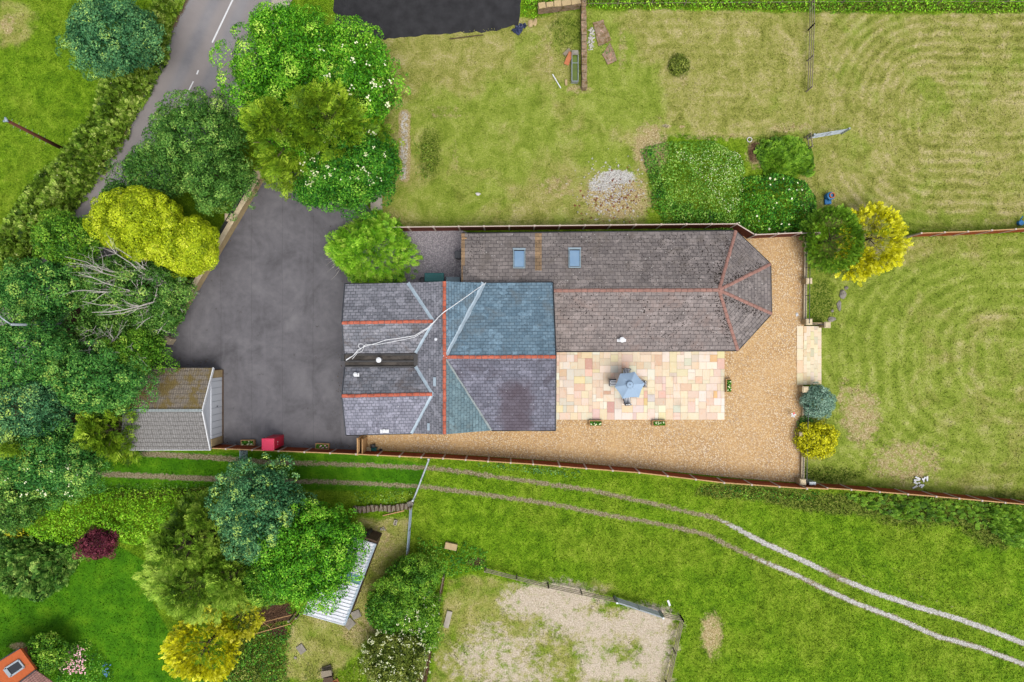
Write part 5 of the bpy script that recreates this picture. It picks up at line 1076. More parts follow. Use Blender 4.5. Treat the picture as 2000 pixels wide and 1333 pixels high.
# ------------------------------------------------------------------ tin shed and yard things
Z0 = 2.2
c_ = [P(595, 1196, Z0), P(672, 1221, Z0), P(733, 1062, Z0 + .0), P(656, 1036, Z0)]
sh = thing('tin_shed', 'low shed with a white corrugated sheet roof half under a round green tree', 'shed', (0, 0, 0)); a, b, c, d = [np.array(q) for q in c_]; a[2] += .25; d[2] += .25
def corr_panel(t0, t1, s0, s1, mat, dz, name):
    n = int((t1 - t0) * np.linalg.norm(d - a) / .045); V = []; m = 2
    for i in range(n + 1):
        t = t0 + (t1 - t0) * i / n; ph = (t * np.linalg.norm(d - a) / .27) % 1; h = .05 if ph < .18 else (0.0 if ph < .82 else .05) 
        for j in (s0, s1): V.append(a + (d - a) * t + ((b + (c - b) * t) - (a + (d - a) * t)) * j + (0, 0, h * .9 + dz))
    B = MB(); B.add(V, [(2 * i, 2 * i + 1, 2 * i + 3, 2 * i + 2) for i in range(n)]); return B.build(name, mat, sh)
corr_panel(0, 1, 0, 1, M['corr'], 0, 'roof_sheet'); corr_panel(.50, .60, .42, 1.0, M['corr_blue'], .03, 'blue_roof_sheet')
LS = np.linalg.norm(d - a); Bs = MB(); V = []
for i in range(int(LS / .27) + 1):
    t = min(1, i * .27 / LS); Bs.bar(a + (d - a) * t + (0, 0, .05), b + (c - b) * t + (0, 0, .05), .045, .03)
Bs.build('rib', M['galv'], sh)
wallring('wall', [tuple(q[:2] * .99) for q in (a * .99, b * .99, c, d)], Z0 - .12, M['darkwood'], sh); B = MB(); B.bar(b + (0, 0, -.06), c + (0, 0, -.06), .2, .14); B.build('gutter', M['zinc'], sh); B = MB(); B.bar(a + (0, 0, -.04), b + (0, 0, -.04), .08, .14); B.build('fascia', M['white'], sh)
B = MB()
for q in (gp(592, 1190), gp(578, 1196)): B.box((q[0], q[1], .9), (.14, .14, 1.8))
B.build('post', M['oldwood'], sh)
sc = thing('scrap_sheets', 'dark grey corrugated offcuts leaning at the top corner of the tin shed', 'roof sheets', P(722, 1040, 0)); B = MB()
for k in range(5): B.box((-.25 + k * .14, .12 - k * .05, 1.5 + .02 * (k % 2)), (.13, .8, .03), .55)
B.build('sheet', M['charcoal'], sc); B = MB(); B.box((.1, -.45, 1.2), (1.1, .45, .05), -.35); B.build('sheet', M['darkwood'], sc); B = MB(); B.box((0, -.1, .7), (.7, .7, 1.35), .4); B.build('bin', M['iron'], sc)
# log row
lg = props(None or thing('log_row', 'row of split logs stacked along the bank below the track', 'log pile', gp(690, 990))); lr = random.Random(3); o0 = np.array(gp(690, 990))
for k in range(42):
    x = 692 + k * 2.72; y = 991 + math.sin(k * .3) * 1.5 + (2 if k < 20 else 0) + max(0, (k - 28)) * -.15; p = np.array(gp(x, y)) - o0; B = MB(); L = lr.uniform(.42, .58); a = 1.5708 + lr.uniform(-.22, .22); dx, dy = math.cos(a) * L / 2, math.sin(a) * L / 2; B.tube([(p[0] - dx, p[1] - dy, .14), (p[0] + dx, p[1] + dy, .16 + lr.uniform(0, .14))], lr.uniform(.05, .075), 6); B.build('log', M['oldwood' if k % 3 else 'darkwood'], lg)
def plank(name, label, cat, a, b, w_, t, mat, z=.05):
    A_ = np.array(gp(*a)); B_ = np.array(gp(*b)); o = MB(); o.bar((0, 0, z), B_ - A_ + (0, 0, z), w_, t); ob = o.build(name, M[mat], None, bevel=.01); ob.location = A_; return props(ob, label, cat)
plank('plank', 'thin pale plank lying below the log row', 'plank', (748, 1007), (790, 997), .08, .05, 'timber', .1)
plank('sleeper', 'short dark slab lying on the grass inside the arena fence', 'slab', (879, 1193), (871, 1225), .42, .12, 'slab', .08)
plank('plank', 'white plank lying in the meadow above the arena corner', 'plank', (1304, 1172), (1308, 1183), .16, .06, 'white')
plank('plank', 'white pole leaning in the paddock left of the water trough', 'pole', (1079, 147), (1095, 174), .07, .07, 'white', .12)
plank('plank', 'tan broken board beside the water trough', 'board', (1105, 130), (1115, 106), .38, .05, 'terracotta', .3)
plank('plank', 'pale pointed board above the water trough', 'board', (1101, 110), (1113, 99), .28, .05, 'oldwood', .2)
plank('stone_block', 'brown stone block on the grass left of the old wall', 'block', (1105, 157), (1106, 168), .18, .15, 'stone_wall')
plank('concrete_slab', 'grey paving slabs between the shrubs and the paddock', 'slab', (735, 368), (736, 412), .9, .12, 'slab', .08)
plank('paving_slab', 'square grey slab edged with brick on the grass below the tin shed', 'slab', (584, 1260), (594, 1274), .56, .08, 'rock', .06)
plank('stone_slab', 'flat stones at the lower right corner of the tin shed', 'slab', (676, 1224), (690, 1211), .7, .12, 'rock'); plank('stone_slab', 'flat stone slab beside the right wall of the tin shed', 'slab', (688, 1203), (704, 1196), .6, .14, 'rock')
plank('stone_slab', 'buff stone block half sunk in the nettles above the arena', 'slab', (870, 1063), (893, 1068), .5, .25, 'stone_wall', .2); plank('stone_slab', 'grey gatepost stone at the right end of the log row', 'block', (798, 983), (808, 979), .35, .5, 'rock', .3)
plank('stone_slab', 'pale brick on the grass left of the square slab', 'block', (575, 1283), (580, 1285), .16, .1, 'rock')
cb2 = thing('hollow_block', 'pale hollow concrete block in the long grass right of the tin shed', 'block', gp(773, 1020)); B = MB(); [B.box((x, 0, .1), (.05, .38, .2), 0) for x in (-.1, .1)]; [B.box((0, y, .1), (.16, .045, .2)) for y in (-.18, -.06, .06, .18)]; B.build('block', M['slab'], cb2); cb2.rotation_euler.z = -.25
pl_ = MB(); [pl_.blob((random.uniform(-.25, .25), random.uniform(-.12, .12), .06), .07, k, 6, 4, .3) for k in range(7)]; o = pl_.build('rubble_pieces', M['slab']); o.location = gp(750, 1032); props(o, 'few broken white lumps left of the hollow block', 'rubble')
# old stumps / crates at the bottom
def junk(px, py, label, s_, mat, seed):
    rr = random.Random(seed); B = MB()
    for k in range(4): B.box((rr.uniform(-.1, .1), rr.uniform(-.15, .15), .12 + k * .16), (s_ * rr.uniform(.7, 1), s_ * rr.uniform(.4, .7), .12), rr.uniform(.1, .6))
    o = B.build('broken_crate', M[mat]); o.location = gp(px, py); return props(o, label, 'crate')
junk(641, 1307, 'broken wooden crate at the bottom edge, the upper one', .8, 'oldwood', 1); junk(643, 1322, 'orange-brown broken crate at the bottom edge, the lower one', .8, 'darkwood', 2); junk(655, 1333, 'reddish board heap cut by the bottom edge', .6, 'terracotta', 5)
# old stone and brick walls in the paddock
def old_wall(label, px, w_, h, mat, cap, seed):
    pts = [np.array(gp(*q)) for q in px]; o = thing('old_wall', label, 'wall', tuple(pts[0])); rr = random.Random(seed)
    for a, b in zip(pts, pts[1:]):
        L = np.linalg.norm(b - a); rz = math.atan2(*(b - a)[[1, 0]]); B = MB(); c = (a + b) / 2 - pts[0]; B.box((c[0], c[1], h / 2 - .1), (L, w_ * .85, h), rz); B.build('masonry', M[mat], o); B = MB(); n = int(L / .55)
        for i in range(n): e = a + (b - a) * (i + .5) / n - pts[0]; B.box((e[0], e[1], h - .1 + rr.uniform(0, .09)), (L / n - rr.uniform(.02, .06), w_ * rr.uniform(.8, 1.05), .14), rz + rr.uniform(-.06, .06))
        B.build('coping', M[cap], o, bevel=.03)
    return o
def lichen_mat():
    n = N('lichened_masonry', .9, .1); f = n.noise(3.2, 6, rough=.8); n.col(n.ramp(f, [(.34, T(84, 92, 44)), (.44, T(138, 108, 76)), (.52, T(150, 140, 118)), (.6, T(178, 128, 100)), (.68, T(214, 210, 200))])); n.bump(n.noise(9, 4), .04, .8); return n.m
M['oldwall'] = lichen_mat()
old_wall('lichened old brick wall running down into the paddock from the top edge', [(1138, -20), (1139, 90), (1140, 178)], .42, .7, 'oldwall', 'oldwall', 4); old_wall('buff stone coped wall at the top edge left of the brick wall', [(1050, 24), (1095, 19), (1132, 14)], .45, 1.0, 'oldwall', 'stone_wall', 5)
sb = MB(); 
for q in ([(1158, 46), (1178, 41), (1193, 80), (1168, 92)], [(1176, 108), (1192, 84), (1204, 120), (1186, 127)]): sb.prism([gp(*e)[:2] for e in ragged(q, 1, 8, 3)], -.05, .1)
props(sb.build('broken_slab', M['oldwall']), 'broken lichened concrete slabs right of the old brick wall', 'slab')
o = crumbs('rubble_strip', 60, lambda rg: gp(rg.normal(1155, 3), rg.uniform(55, 98), .03), None, 'rubble', .05, .16, 8); o['label'] = 'white rubble strewn along the broken slabs'; o['category'] = 'rubble'
tr = thing('water_trough', 'long galvanised trough with green water beside the old brick wall', 'trough', gp(1122, 135)); B = MB()
for s_ in (-1, 1): B.box((s_ * .24, 0, .25), (.04, 2.3, .5)); B.box((0, s_ * 1.15, .25), (.52, .04, .5))
B.box((0, .25, .5), (.48, .04, .03)); B.build('tank', M['galv'], tr); B = MB(); B.box((0, 0, .3), (.44, 2.2, .04)); M['algae'] = plain('algae_water', (96, 116, 30), .3, .3, .5, sc=2); B.build('water', M['algae'], tr); B = MB(); B.box((0, 1.05, .5), (.5, .36, .06)); B.build('ballcock_cover', M['rock'], tr)
tp_ = MB(); tr_ = random.Random(9); 
for k in range(9): tp_.blob((tr_.uniform(-.4, .4), tr_.uniform(-.35, .35), .12), (tr_.uniform(.15, .3), tr_.uniform(.12, .25), tr_.uniform(.12, .25)), k, 9, 6, .35)
o = tp_.build('tarpaulin', M['navy']); o.location = gp(1017, 59); props(o, 'crumpled navy tarpaulin in the grass beside the dark patch', 'tarpaulin')
o = MB(); [o.blob((x, y, .08), (.2, .28, .12), k, 8, 5, .25) for k, (x, y) in enumerate(((0, 0), (.35, .1)))]; o = o.build('boulder', M['stone_wall'], smooth=False); o.location = gp(1036, 48); props(o, 'pair of buff stones right of the navy tarpaulin', 'stones')
B = MB(); [B.tube([gp(878 + 9 * k, 77 - 1.1 * k, .08), gp(890 + 9 * k, 75.5 - 1.1 * k, .12)], .04, 5) for k in range(7)]; props(B.build('branch', M['darkwood']), 'fallen stick along the lower edge of the dark patch', 'branch')
# barrel, rings and odd bits
bl = thing('barrel', 'blue barrel with an orange pipe mouth beside the flowering shrub', 'barrel', gp(1616, 388)); B = MB(); B.lathe((0, .08, 0), [(.3, 0), (.33, .3), (.3, .62), (.2, .64)], 20); B.build('drum', M['blue'], bl); B = MB(); B.lathe((.02, .08, .6), [(.22, 0), (.22, .2), (.15, .2), (.15, .02)], 18); B.build('collar', M['terracotta'], bl); B = MB(); B.box((-.05, -.3, .12), (.5, .4, .22), .1); B.build('foot', M['blue'], bl, bevel=.03)
bl = thing('watering_can', 'teal watering can on the grass by the fence at the right edge', 'watering can', gp(1989, 437)); B = MB(); B.lathe((0, 0, 0), [(.18, 0), (.2, .3), (.12, .32)], 14); B.build('can', M['blue'], bl); B = MB(); B.tube([(.1, 0, .1), (.42, -.05, .35)], .03, 6); B.tube([(0, .15, .1), (.02, .5, .4)], .04, 6); B.build('spout', M['blue'], bl)
def ringo(px, py, r, label, mat='rubble'):
    B = MB(); B.tube([(r * math.cos(a), r * math.sin(a), .08) for a in np.linspace(0, 6.283, 22)], .035, 6, False); o = B.build('hoop', M[mat]); o.location = gp(px, py); props(o, label, 'hoop')
ringo(1463, 274, .18, 'white hoop lying at the top of the overgrown patch')
def stone(px, py, r, label, mat='rock', seed=0, cat='stone', name='stone'):
    B = MB(); B.blob((0, 0, r[2] * .4), r, seed, 9, 5, .25); o = B.build(name, M[mat]); o.location = gp(px, py); return props(o, label, cat)
stone(934, 380, (.2, .14, .12), 'lone white stone on the paddock north of the panel fence', 'rubble', 1)
for i, (x, y, r_, lb) in enumerate([(1645, 575, (.28, .34, .14), 'pale grey stone nearest the yellow conifer'), (1652, 563, (.16, .16, .1), 'small brown stone tucked under the yellow conifer edge'), (1638, 598, (.2, .4, .1), 'long brown stone in the middle of the curved stone line'), (1625, 608, (.12, .1, .08), 'small white stone left of the curved stone line'), (1624, 624, (.35, .2, .1), 'flat grey stone nearest the outer step pier')]): stone(x, y, r_, lb, 'rock', 10 + i)
B = MB(); wr = random.Random(5)
for k in range(14): B.box((wr.uniform(-.5, .5), wr.uniform(-.4, .4), .1 + .1 * wr.random()), (wr.uniform(.1, .4), .12, .02), wr.uniform(0, 3), wr.uniform(-.4, .4))
o = B.build('plastic_scraps', M['white']); o.location = gp(1797, 942); props(o, 'torn white plastic scraps by the fence in the lower lawn', 'scraps')
stone(1556, 615, (.1, .16, .08), 'small white lamp-like stone on gravel beside the steps', 'white', 3)
o = crumbs('rubble_pile', 620, lambda rg: gp(rg.normal(1193, 26), rg.normal(372, 24), .02), None, 'rubble', .03, .12, 6); o['label'] = 'pale rubble and broken plaster spread on the bare patch'; o['category'] = 'rubble'
o = crumbs('brick_fragments', 160, lambda rg: gp(rg.normal(1200, 34), rg.normal(388, 22), .03), None, 'rubble_red', .03, .12, 7); o['label'] = 'red brick fragments among the pale rubble'; o['category'] = 'rubble'

# ------------------------------------------------------------------ trees and shrubs
# roadside, top left
tree('broadleaf_tree', 'round blue-green tree beside the road at the top left', 'tree', 216, 66, 98, 80, 6.5, 'broad', 'blue', seed=1, leaf=.125, clump=.5, amp=.12)
HR_ = [(345, -15), (322, 30), (316, 110), (280, 180), (245, 235), (225, 268), (190, 330), (135, 400), (100, 450), (60, 505), (-15, 600), (-15, 455), (20, 400), (60, 340), (110, 290), (150, 240), (175, 200), (195, 140), (270, 60), (290, -15)]
patch('hedgerow', 'wild leafy hedgerow running beside the road down the top left', 'hedge', HR_, 1.9, 'hedgerow', .15, 130, 2, ('white', 70, .08, None), amp=.5, fr=.34)
patch('verge_growth', 'strip of rough green herbs on the verge between hedgerow and road', 'verge plants', [(352, 10), (330, 85), (290, 160), (250, 232), (215, 290), (170, 335), (120, 405), (60, 490), (70, 495), (130, 415), (185, 340), (232, 275), (265, 215), (312, 100), (362, 8)], .35, 'mid', .11, 110, 3)
# clump between road and drive
tree('maple_tree', 'large bright green tree with pale blossom beside the bend of the road', 'tree', 614, 166, 180, 140, 8.5, 'broad', 'bright', seed=3, leaf=.135, clump=.58, amp=.14, tips=.25, blossom=('white', 190, .13, (.55, .1, .35, .45)))
tree('maple_tree', 'smaller bright green crown reaching toward the road at the top', 'tree', 560, 66, 72, 46, 7, 'broad', 'bright', seed=4, leaf=.135, clump=.5)
tree('cypress_tree', 'olive-green cypress in the middle of the big bright tree', 'conifer', 634, 232, 120, 100, 11.5, 'conifer', 'cyp', seed=5, L=.95, dens=1.2)
tree('cypress_tree', 'olive-green cypress spreading left above the drive wall', 'conifer', 545, 256, 96, 88, 10.5, 'conifer', 'cyp', seed=6, L=.95, dens=1.2)
tree('flowering_tree', 'dark green tree with creamy flower heads above the top of the drive', 'tree', 688, 325, 106, 84, 6.8, 'broad', 'laurel', seed=7, leaf=.13, clump=.55, blossom=('white', 230, .11, (-.1, .1, .8, .7)))
tree('flowering_tree', 'small dark green lobe overhanging the asphalt below the flowering tree', 'tree', 622, 376, 44, 36, 5.0, 'broad', 'laurel', seed=8, leaf=.125, clump=.45)
tree('round_shrub', 'rounded mid green shrub between flowering tree and drive', 'shrub', 688, 386, 24, 24, 3.2, 'broad', 'mid', seed=9, leaf=.11, clump=.35, tk=False)
tree('cypress_shrub', 'bright feathery green conifer against the north wall of the slate house', 'conifer', 714, 485, 90, 76, 5.2, 'conifer', 'cypg', seed=10, L=.62, dens=1.5, amp=.1)
tree('elder_tree', 'dark green bushy tree beside the road left of the cypresses', 'tree', 390, 270, 102, 80, 6.6, 'broad', 'dark', seed=11, leaf=.12, clump=.45, amp=.3)
tree('elder_tree', 'dark green tree overhanging the railed drive wall', 'tree', 420, 340, 66, 72, 5.4, 'broad', 'dark', seed=12, leaf=.12, clump=.45, amp=.3)
tree('elder_tree', 'grey-green loose tree spilling over the road edge', 'tree', 302, 336, 76, 64, 5.3, 'broad', 'dark', seed=13, leaf=.12, clump=.42, amp=.28, dens=.75)
tree('elder_tree', 'grey-green bush above the golden tree on the roadside', 'tree', 236, 392, 42, 36, 4.0, 'broad', 'dark', seed=14, leaf=.12, clump=.4, amp=.25, dens=.8)
tree('golden_cypress', 'large golden-green cypress with rounded billowing clumps by the drive wall', 'conifer', 272, 438, 100, 66, 6.8, 'fluffy', 'gold', rot=-14, seed=15, leaf=.115, clump=.6, amp=.12)
tree('golden_cypress', 'golden-green cypress lobe overhanging the edge of the asphalt', 'conifer', 372, 482, 62, 60, 6.0, 'fluffy', 'gold', rot=0, seed=16, leaf=.115, clump=.55, amp=.12)
# left mass
for i, (x, y, rx, ry, H, kd, pl, lb) in enumerate([
    (130, 470, 76, 56, 5.2, 'broad', 'mid', 'mid green bushy tree at the roadside left of the golden cypress'),
    (235, 560, 120, 72, 4.6, 'broad', 'dark', 'dark green low tree beneath the bleached dead branches'),
    (75, 570, 82, 66, 6.0, 'broad', 'syc', 'grey-green tree near the street lamp'),
    (325, 600, 40, 52, 3.6, 'broad', 'dark', 'dark ivy covered bush at the foot of the drive wall'),
    (65, 690, 98, 78, 8.0, 'broad', 'syc', 'large pale green sycamore crown at the left edge below the lamp'),
    (190, 745, 92, 72, 7.2, 'broad', 'syc', 'sycamore crown close behind the garage'),
    (270, 690, 62, 42, 5.0, 'broad', 'mid', 'yellow-tinged loose tree reaching over the garage corner'),
    (60, 800, 92, 78, 7.6, 'broad', 'blue', 'bluish sycamore crown at the left edge level with the garage'),
    (95, 895, 108, 82, 7.0, 'broad', 'syc', 'sycamore with bright yellow-green shoots left of the wheel tracks'),
    (30, 985, 62, 56, 5.6, 'broad', 'dark', 'dark green tree at the left edge above the clipped hedge')]):
    tree('broadleaf_tree', lb, 'tree', x, y, rx, ry, H, kd, pl, seed=30 + i, leaf=.125, clump=.55, amp=.2, tips=.35 if 'shoots' in lb or 'bluish' in lb or 'grey-green' in lb else .08, blossom=('white', 70, .10, (0, -.4, .8, .5)) if 'shoots' in lb else None)
tree('cypress_tree', 'dark olive conifer between sycamores and garage roof', 'conifer', 206, 842, 70, 86, 6.6, 'conifer', 'cyp', seed=45, L=.85, dens=1.1)
tree('cypress_tree', 'small olive conifer inside the sycamore crowns at the far left', 'conifer', 62, 868, 34, 30, 8.2, 'conifer', 'cyp', seed=46, L=.7)
def bare_tree(name, label, base, tips, r, mat, seed, twigs=7):
    rr = random.Random(seed); b0 = np.array(gp(*base)); root = thing(name, label, 'tree', tuple(b0)); T_ = [np.array(P(*t)) - b0 for t in tips]; m = np.mean(T_, 0); fork = m * .32; B = MB(); B.tube([(0, 0, -.1), fork * .5 + (.05, .05, .1), fork], [r, r * .85, r * .7], 8); B.build('trunk', M[mat], root, smooth=True)
    def br(p, q, r0, depth):
        d = q - p; L = np.linalg.norm(d); n = 6; pts = [p]; side = np.array([rr.uniform(-1, 1) for _ in range(3)]) * L * .09
        for i in range(1, n + 1): t = i / n; pts.append(p + d * t + side * math.sin(math.pi * t) + np.array([rr.uniform(-1, 1) for _ in range(3)]) * L * .022)
        B2.tube(pts, [r0 * (1 - .8 * i / n) for i in range(n + 1)], 5 if depth < 2 else 3, False)
        if depth < 3:
            for k in range(twigs if depth == 0 else (4 if depth == 1 else 2)):
                t = rr.uniform(.22, .95); i = int(t * n); s_ = pts[min(i, n)]; dirn = unit(d / L + np.array([rr.uniform(-1, 1), rr.uniform(-1, 1), rr.uniform(-.5, .5)]) * .95); ln = L * rr.uniform(.18, .42) * (1 - t * .45); br(s_, s_ + dirn * ln, r0 * (1 - .8 * t) * .5 + .004, depth + 1)
    for t in T_:
        B2 = MB(); st = fork * rr.uniform(.55, 1.0); br(st, t, r * .42, 0); B2.build('branch', M[mat], root)
    return root
tree('broadleaf_tree', 'low dark scrub tree around the second leafless shrub', 'tree', 235, 650, 100, 50, 3.8, 'broad', 'dark', seed=84, leaf=.125, clump=.5, amp=.2)
bare_tree('dead_tree', 'bleached leafless dead tree leaning across the green scrub behind the drive wall', (388, 572), [(131, 500, 7.8), (128, 517, 7.6), (150, 530, 7.2), (143, 572, 7.2), (160, 592, 6.6), (178, 612, 6.2), (205, 472, 7.2), (222, 482, 6.8), (200, 618, 5.5), (262, 642, 4.2), (308, 655, 3.2), (296, 524, 4.2), (352, 538, 3.0), (357, 610, 2.4), (318, 560, 4.0)], .18, 'deadbark', 4, 10)
bare_tree('bare_shrub', 'second leafless grey shrub in the green scrub behind the garage', (205, 668), [(160, 640, 6.2), (185, 635, 6.4), (215, 636, 6.4), (238, 648, 6.3), (236, 690, 6.1), (285, 712, 5.7), (180, 700, 6.2), (192, 718, 6), (160, 668, 6.2), (262, 670, 5.8)], .09, 'deadbark', 6, 5)
bare_tree('bare_twigs', 'grey dead brush sticking out on the left of the bright feathery conifer', (690, 497), [(640, 482, 1.6), (638, 495, 1.8), (634, 508, 1.7), (636, 520, 1.5), (640, 534, 1.3), (646, 548, 1.2), (650, 470, 1.6), (645, 490, 2.2), (655, 530, 1.9)], .06, 'deadbark', 9, 6)
# lower left garden
patch('clipped_hedge', 'broad bright green hedge between the wheel tracks and the lower lawn', 'hedge', [(20, 985), (150, 962), (215, 960), (430, 966), (432, 1010), (300, 1045), (285, 1070), (240, 1075), (160, 1045), (135, 1080), (70, 1075), (20, 1040)], 2.3, 'hedge', .14, 190, 21, amp=.22)
tree('purple_shrub', 'dark purple-leaved shrub on the lawn side of the clipped hedge', 'shrub', 192, 1062, 40, 32, 2.6, 'broad', 'purple', seed=50, leaf=.10, clump=.33, amp=.3)
tree('pale_shrub', 'small pale yellow shrub left of the purple shrub', 'shrub', 146, 1082, 24, 16, 1.3, 'broad', 'bramble', seed=51, leaf=.09, clump=.3, tk=False)
tree('conifer_tree', 'tall green conifer at the right end of the clipped hedge', 'conifer', 352, 1068, 92, 84, 7.5, 'conifer', 'leyl', seed=52, L=.8, dens=1.15, amp=.2)
tree('conifer_tree', 'green conifer below the hedge conifer beside the lower lawn', 'conifer', 375, 1148, 104, 74, 7.0, 'conifer', 'leyl', seed=53, L=.8, dens=1.15, amp=.2)
tree('conifer_tree', 'green conifer squeezed beneath the bluish tree', 'conifer', 448, 1125, 80, 90, 6.2, 'conifer', 'leyl', seed=54, L=.8, dens=1.1)
tree('conifer_tree', 'narrow green conifer against the bluish tree near the wheel tracks', 'conifer', 400, 1010, 42, 42, 6.4, 'conifer', 'leyl', seed=55, L=.7)
tree('chestnut_tree', 'bluish green tree with yellow-green tips below the red cabinet', 'tree', 512, 1000, 88, 98, 7.6, 'broad', 'blue', seed=56, leaf=.13, clump=.5, amp=.16, tips=.45)
tree('round_tree', 'big round mid green tree overhanging the tin shed', 'tree', 598, 1078, 112, 112, 7.8, 'broad', 'bright', seed=57, leaf=.13, clump=.5, amp=.1)
tree('round_tree', 'lower left lobe of green foliage beside the round tree and the brown soil', 'tree', 530, 1130, 62, 56, 5.8, 'broad', 'mid', seed=58, leaf=.125, clump=.5)
tree('golden_conifer', 'golden yellow conifer at the bottom edge beside the lower lawn', 'conifer', 398, 1266, 74, 70, 4.6, 'spiky', 'gold2', seed=59, L=.42, amp=.1, dens=1.1)
tree('golden_conifer', 'duller olive golden conifer behind the golden yellow one', 'conifer', 462, 1208, 50, 40, 3.8, 'spiky', 'golddk', seed=60, L=.42, amp=.16)
patch('scrub_bank', 'dense dark green scrub between golden conifer and the pen frame', 'scrub', [(478, 1245), (560, 1222), (565, 1262), (555, 1290), (560, 1345), (370, 1345), (420, 1320), (470, 1280)], 1.1, 'laurel', .13, 120, 22, amp=.6)
patch('scrub_bank', 'olive scrub along the bottom edge right of the golden conifer', 'scrub', [(430, 1320), (500, 1270), (545, 1290), (530, 1350), (400, 1350)], 1.4, 'olive', .13, 130, 23, amp=.5)
patch('shrub_border', 'loose grey-green shrubs along the left edge of the lower lawn', 'shrubs', [(-20, 1030), (60, 1060), (140, 1075), (130, 1110), (100, 1150), (60, 1182), (-20, 1160)], 2.4, 'dark', .15, 150, 24, fr=.42, amp=.5)
patch('yellow_shrub', 'yellow-green shrub at the left end of the clipped hedge', 'shrub', [(-10, 1000), (40, 1010), (55, 1060), (30, 1075), (-10, 1060)], 2.2, 'golddk', .12, 150, 25)
patch('yellow_shrub', 'yellow-green shrub tips at the lower edge of the grey-green border', 'shrub', [(28, 1130), (90, 1130), (90, 1165), (55, 1190), (28, 1160)], 1.9, 'bramble', .12, 150, 26)
tree('box_bush', 'rounded dark green bush beside the orange terrace roof', 'shrub', 90, 1278, 46, 40, 2.9, 'broad', 'mid', seed=61, leaf=.13, clump=.42, amp=.1, tk=False)
patch('rose_bed', 'flower bed with pink blossom beside the neighbour house', 'flower bed', [(110, 1300), (128, 1262), (160, 1256), (188, 1275), (212, 1310), (212, 1350), (100, 1350)], 1.0, 'laurel', .12, 150, 27, ('pink', 230, .12, [(135, 1262), (172, 1262), (172, 1312), (100, 1310), (100, 1295)]))
patch('blue_flowers', 'few blue flower clumps at the right edge of the rose bed', 'flowers', [(198, 1298), (212, 1303), (214, 1326), (202, 1322)], .5, 'laurel', .09, 150, 28, ('bluef', 60, .09, None))
patch('hedge_shade_weeds', 'dark grass and weeds put in as shade at the north foot of the clipped hedge', 'weeds', [(190, 945), (430, 944), (430, 964), (170, 962)], .35, 'dark', .11, 90, 29)  # dark leaves stand in for the hedge's shade on the grass
# hawthorn and nettles in the lower middle
tree('hawthorn', 'green hawthorn bush nearest the nettles and the grey gate', 'shrub', 800, 1132, 62, 46, 3.0, 'broad', 'mid', seed=80, leaf=.11, clump=.42, amp=.25)
tree('hawthorn', 'middle hawthorn bush between tin shed and arena fence', 'shrub', 768, 1192, 66, 58, 3.2, 'broad', 'mid', seed=81, leaf=.11, clump=.42, amp=.25, blossom=('white', 120, .08, (.6, -.3, .4, .5)))
tree('hawthorn', 'hawthorn bush covered in white blossom at the bottom edge beside the arena fence', 'shrub', 772, 1288, 70, 66, 3.2, 'broad', 'olive', seed=82, leaf=.11, clump=.42, amp=.2, blossom=('white', 900, .075, (0, 0, 1, 1)))
tree('hawthorn', 'narrow strip of hawthorn with some blossom against the arena fence', 'shrub', 832, 1210, 30, 62, 2.4, 'broad', 'mid', seed=83, leaf=.11, clump=.36, amp=.25, blossom=('white', 200, .075, (0, 0, 1, 1)), tk=False)
patch('nettles', 'dark green nettle patch around the buff stone block above the arena', 'nettles', [(815, 1052), (862, 1062), (868, 1075), (898, 1075), (905, 1058), (950, 1080), (952, 1112), (930, 1122), (870, 1128), (815, 1098)], .75, 'laurel', .14, 120, 32, amp=.5)
patch('nettles', 'tuft of nettles beside the log row and the long grey gate', 'nettles', [(690, 962), (800, 958), (808, 972), (795, 982), (690, 986)], .5, 'dark', .12, 70, 33, amp=.5)
patch('fence_weeds', 'weeds growing along the lower foot of the long curving fence', 'weeds', [(1060, 912), (1130, 918), (1140, 934), (1075, 930), (930, 912), (935, 905)], .45, 'blue', .12, 70, 34)
patch('fence_weeds', 'tangled weeds below the long fence toward its middle right', 'weeds', [(1370, 945), (1480, 955), (1560, 960), (1620, 965), (1600, 985), (1450, 980), (1370, 962)], .45, 'laurel', .12, 55, 35, amp=.6)
patch('rushes', 'long dark leaning grasses below the fence in the lower right', 'long grass', [(1640, 965), (1760, 968), (1900, 985), (2010, 990), (2010, 1065), (1960, 1055), (1900, 1022), (1780, 1020), (1700, 1000)], .25, 'box', .13, 30, 36, amp=.6, fr=.32, lean=(1.5, -.2, 0))
patch('rushes', 'darkest stand of long grass against the right edge below the fence', 'long grass', [(1940, 990), (2010, 995), (2010, 1080), (1965, 1060)], .45, 'box', .13, 60, 37, amp=.6, fr=.38, lean=(1.2, -.3, 0))
patch('briar', 'scrubby growth at the bottom edge beside the broken crates', 'scrub', [(598, 1300), (640, 1325), (700, 1290), (708, 1345), (590, 1345)], .7, 'olive', .12, 70, 38, amp=.6)
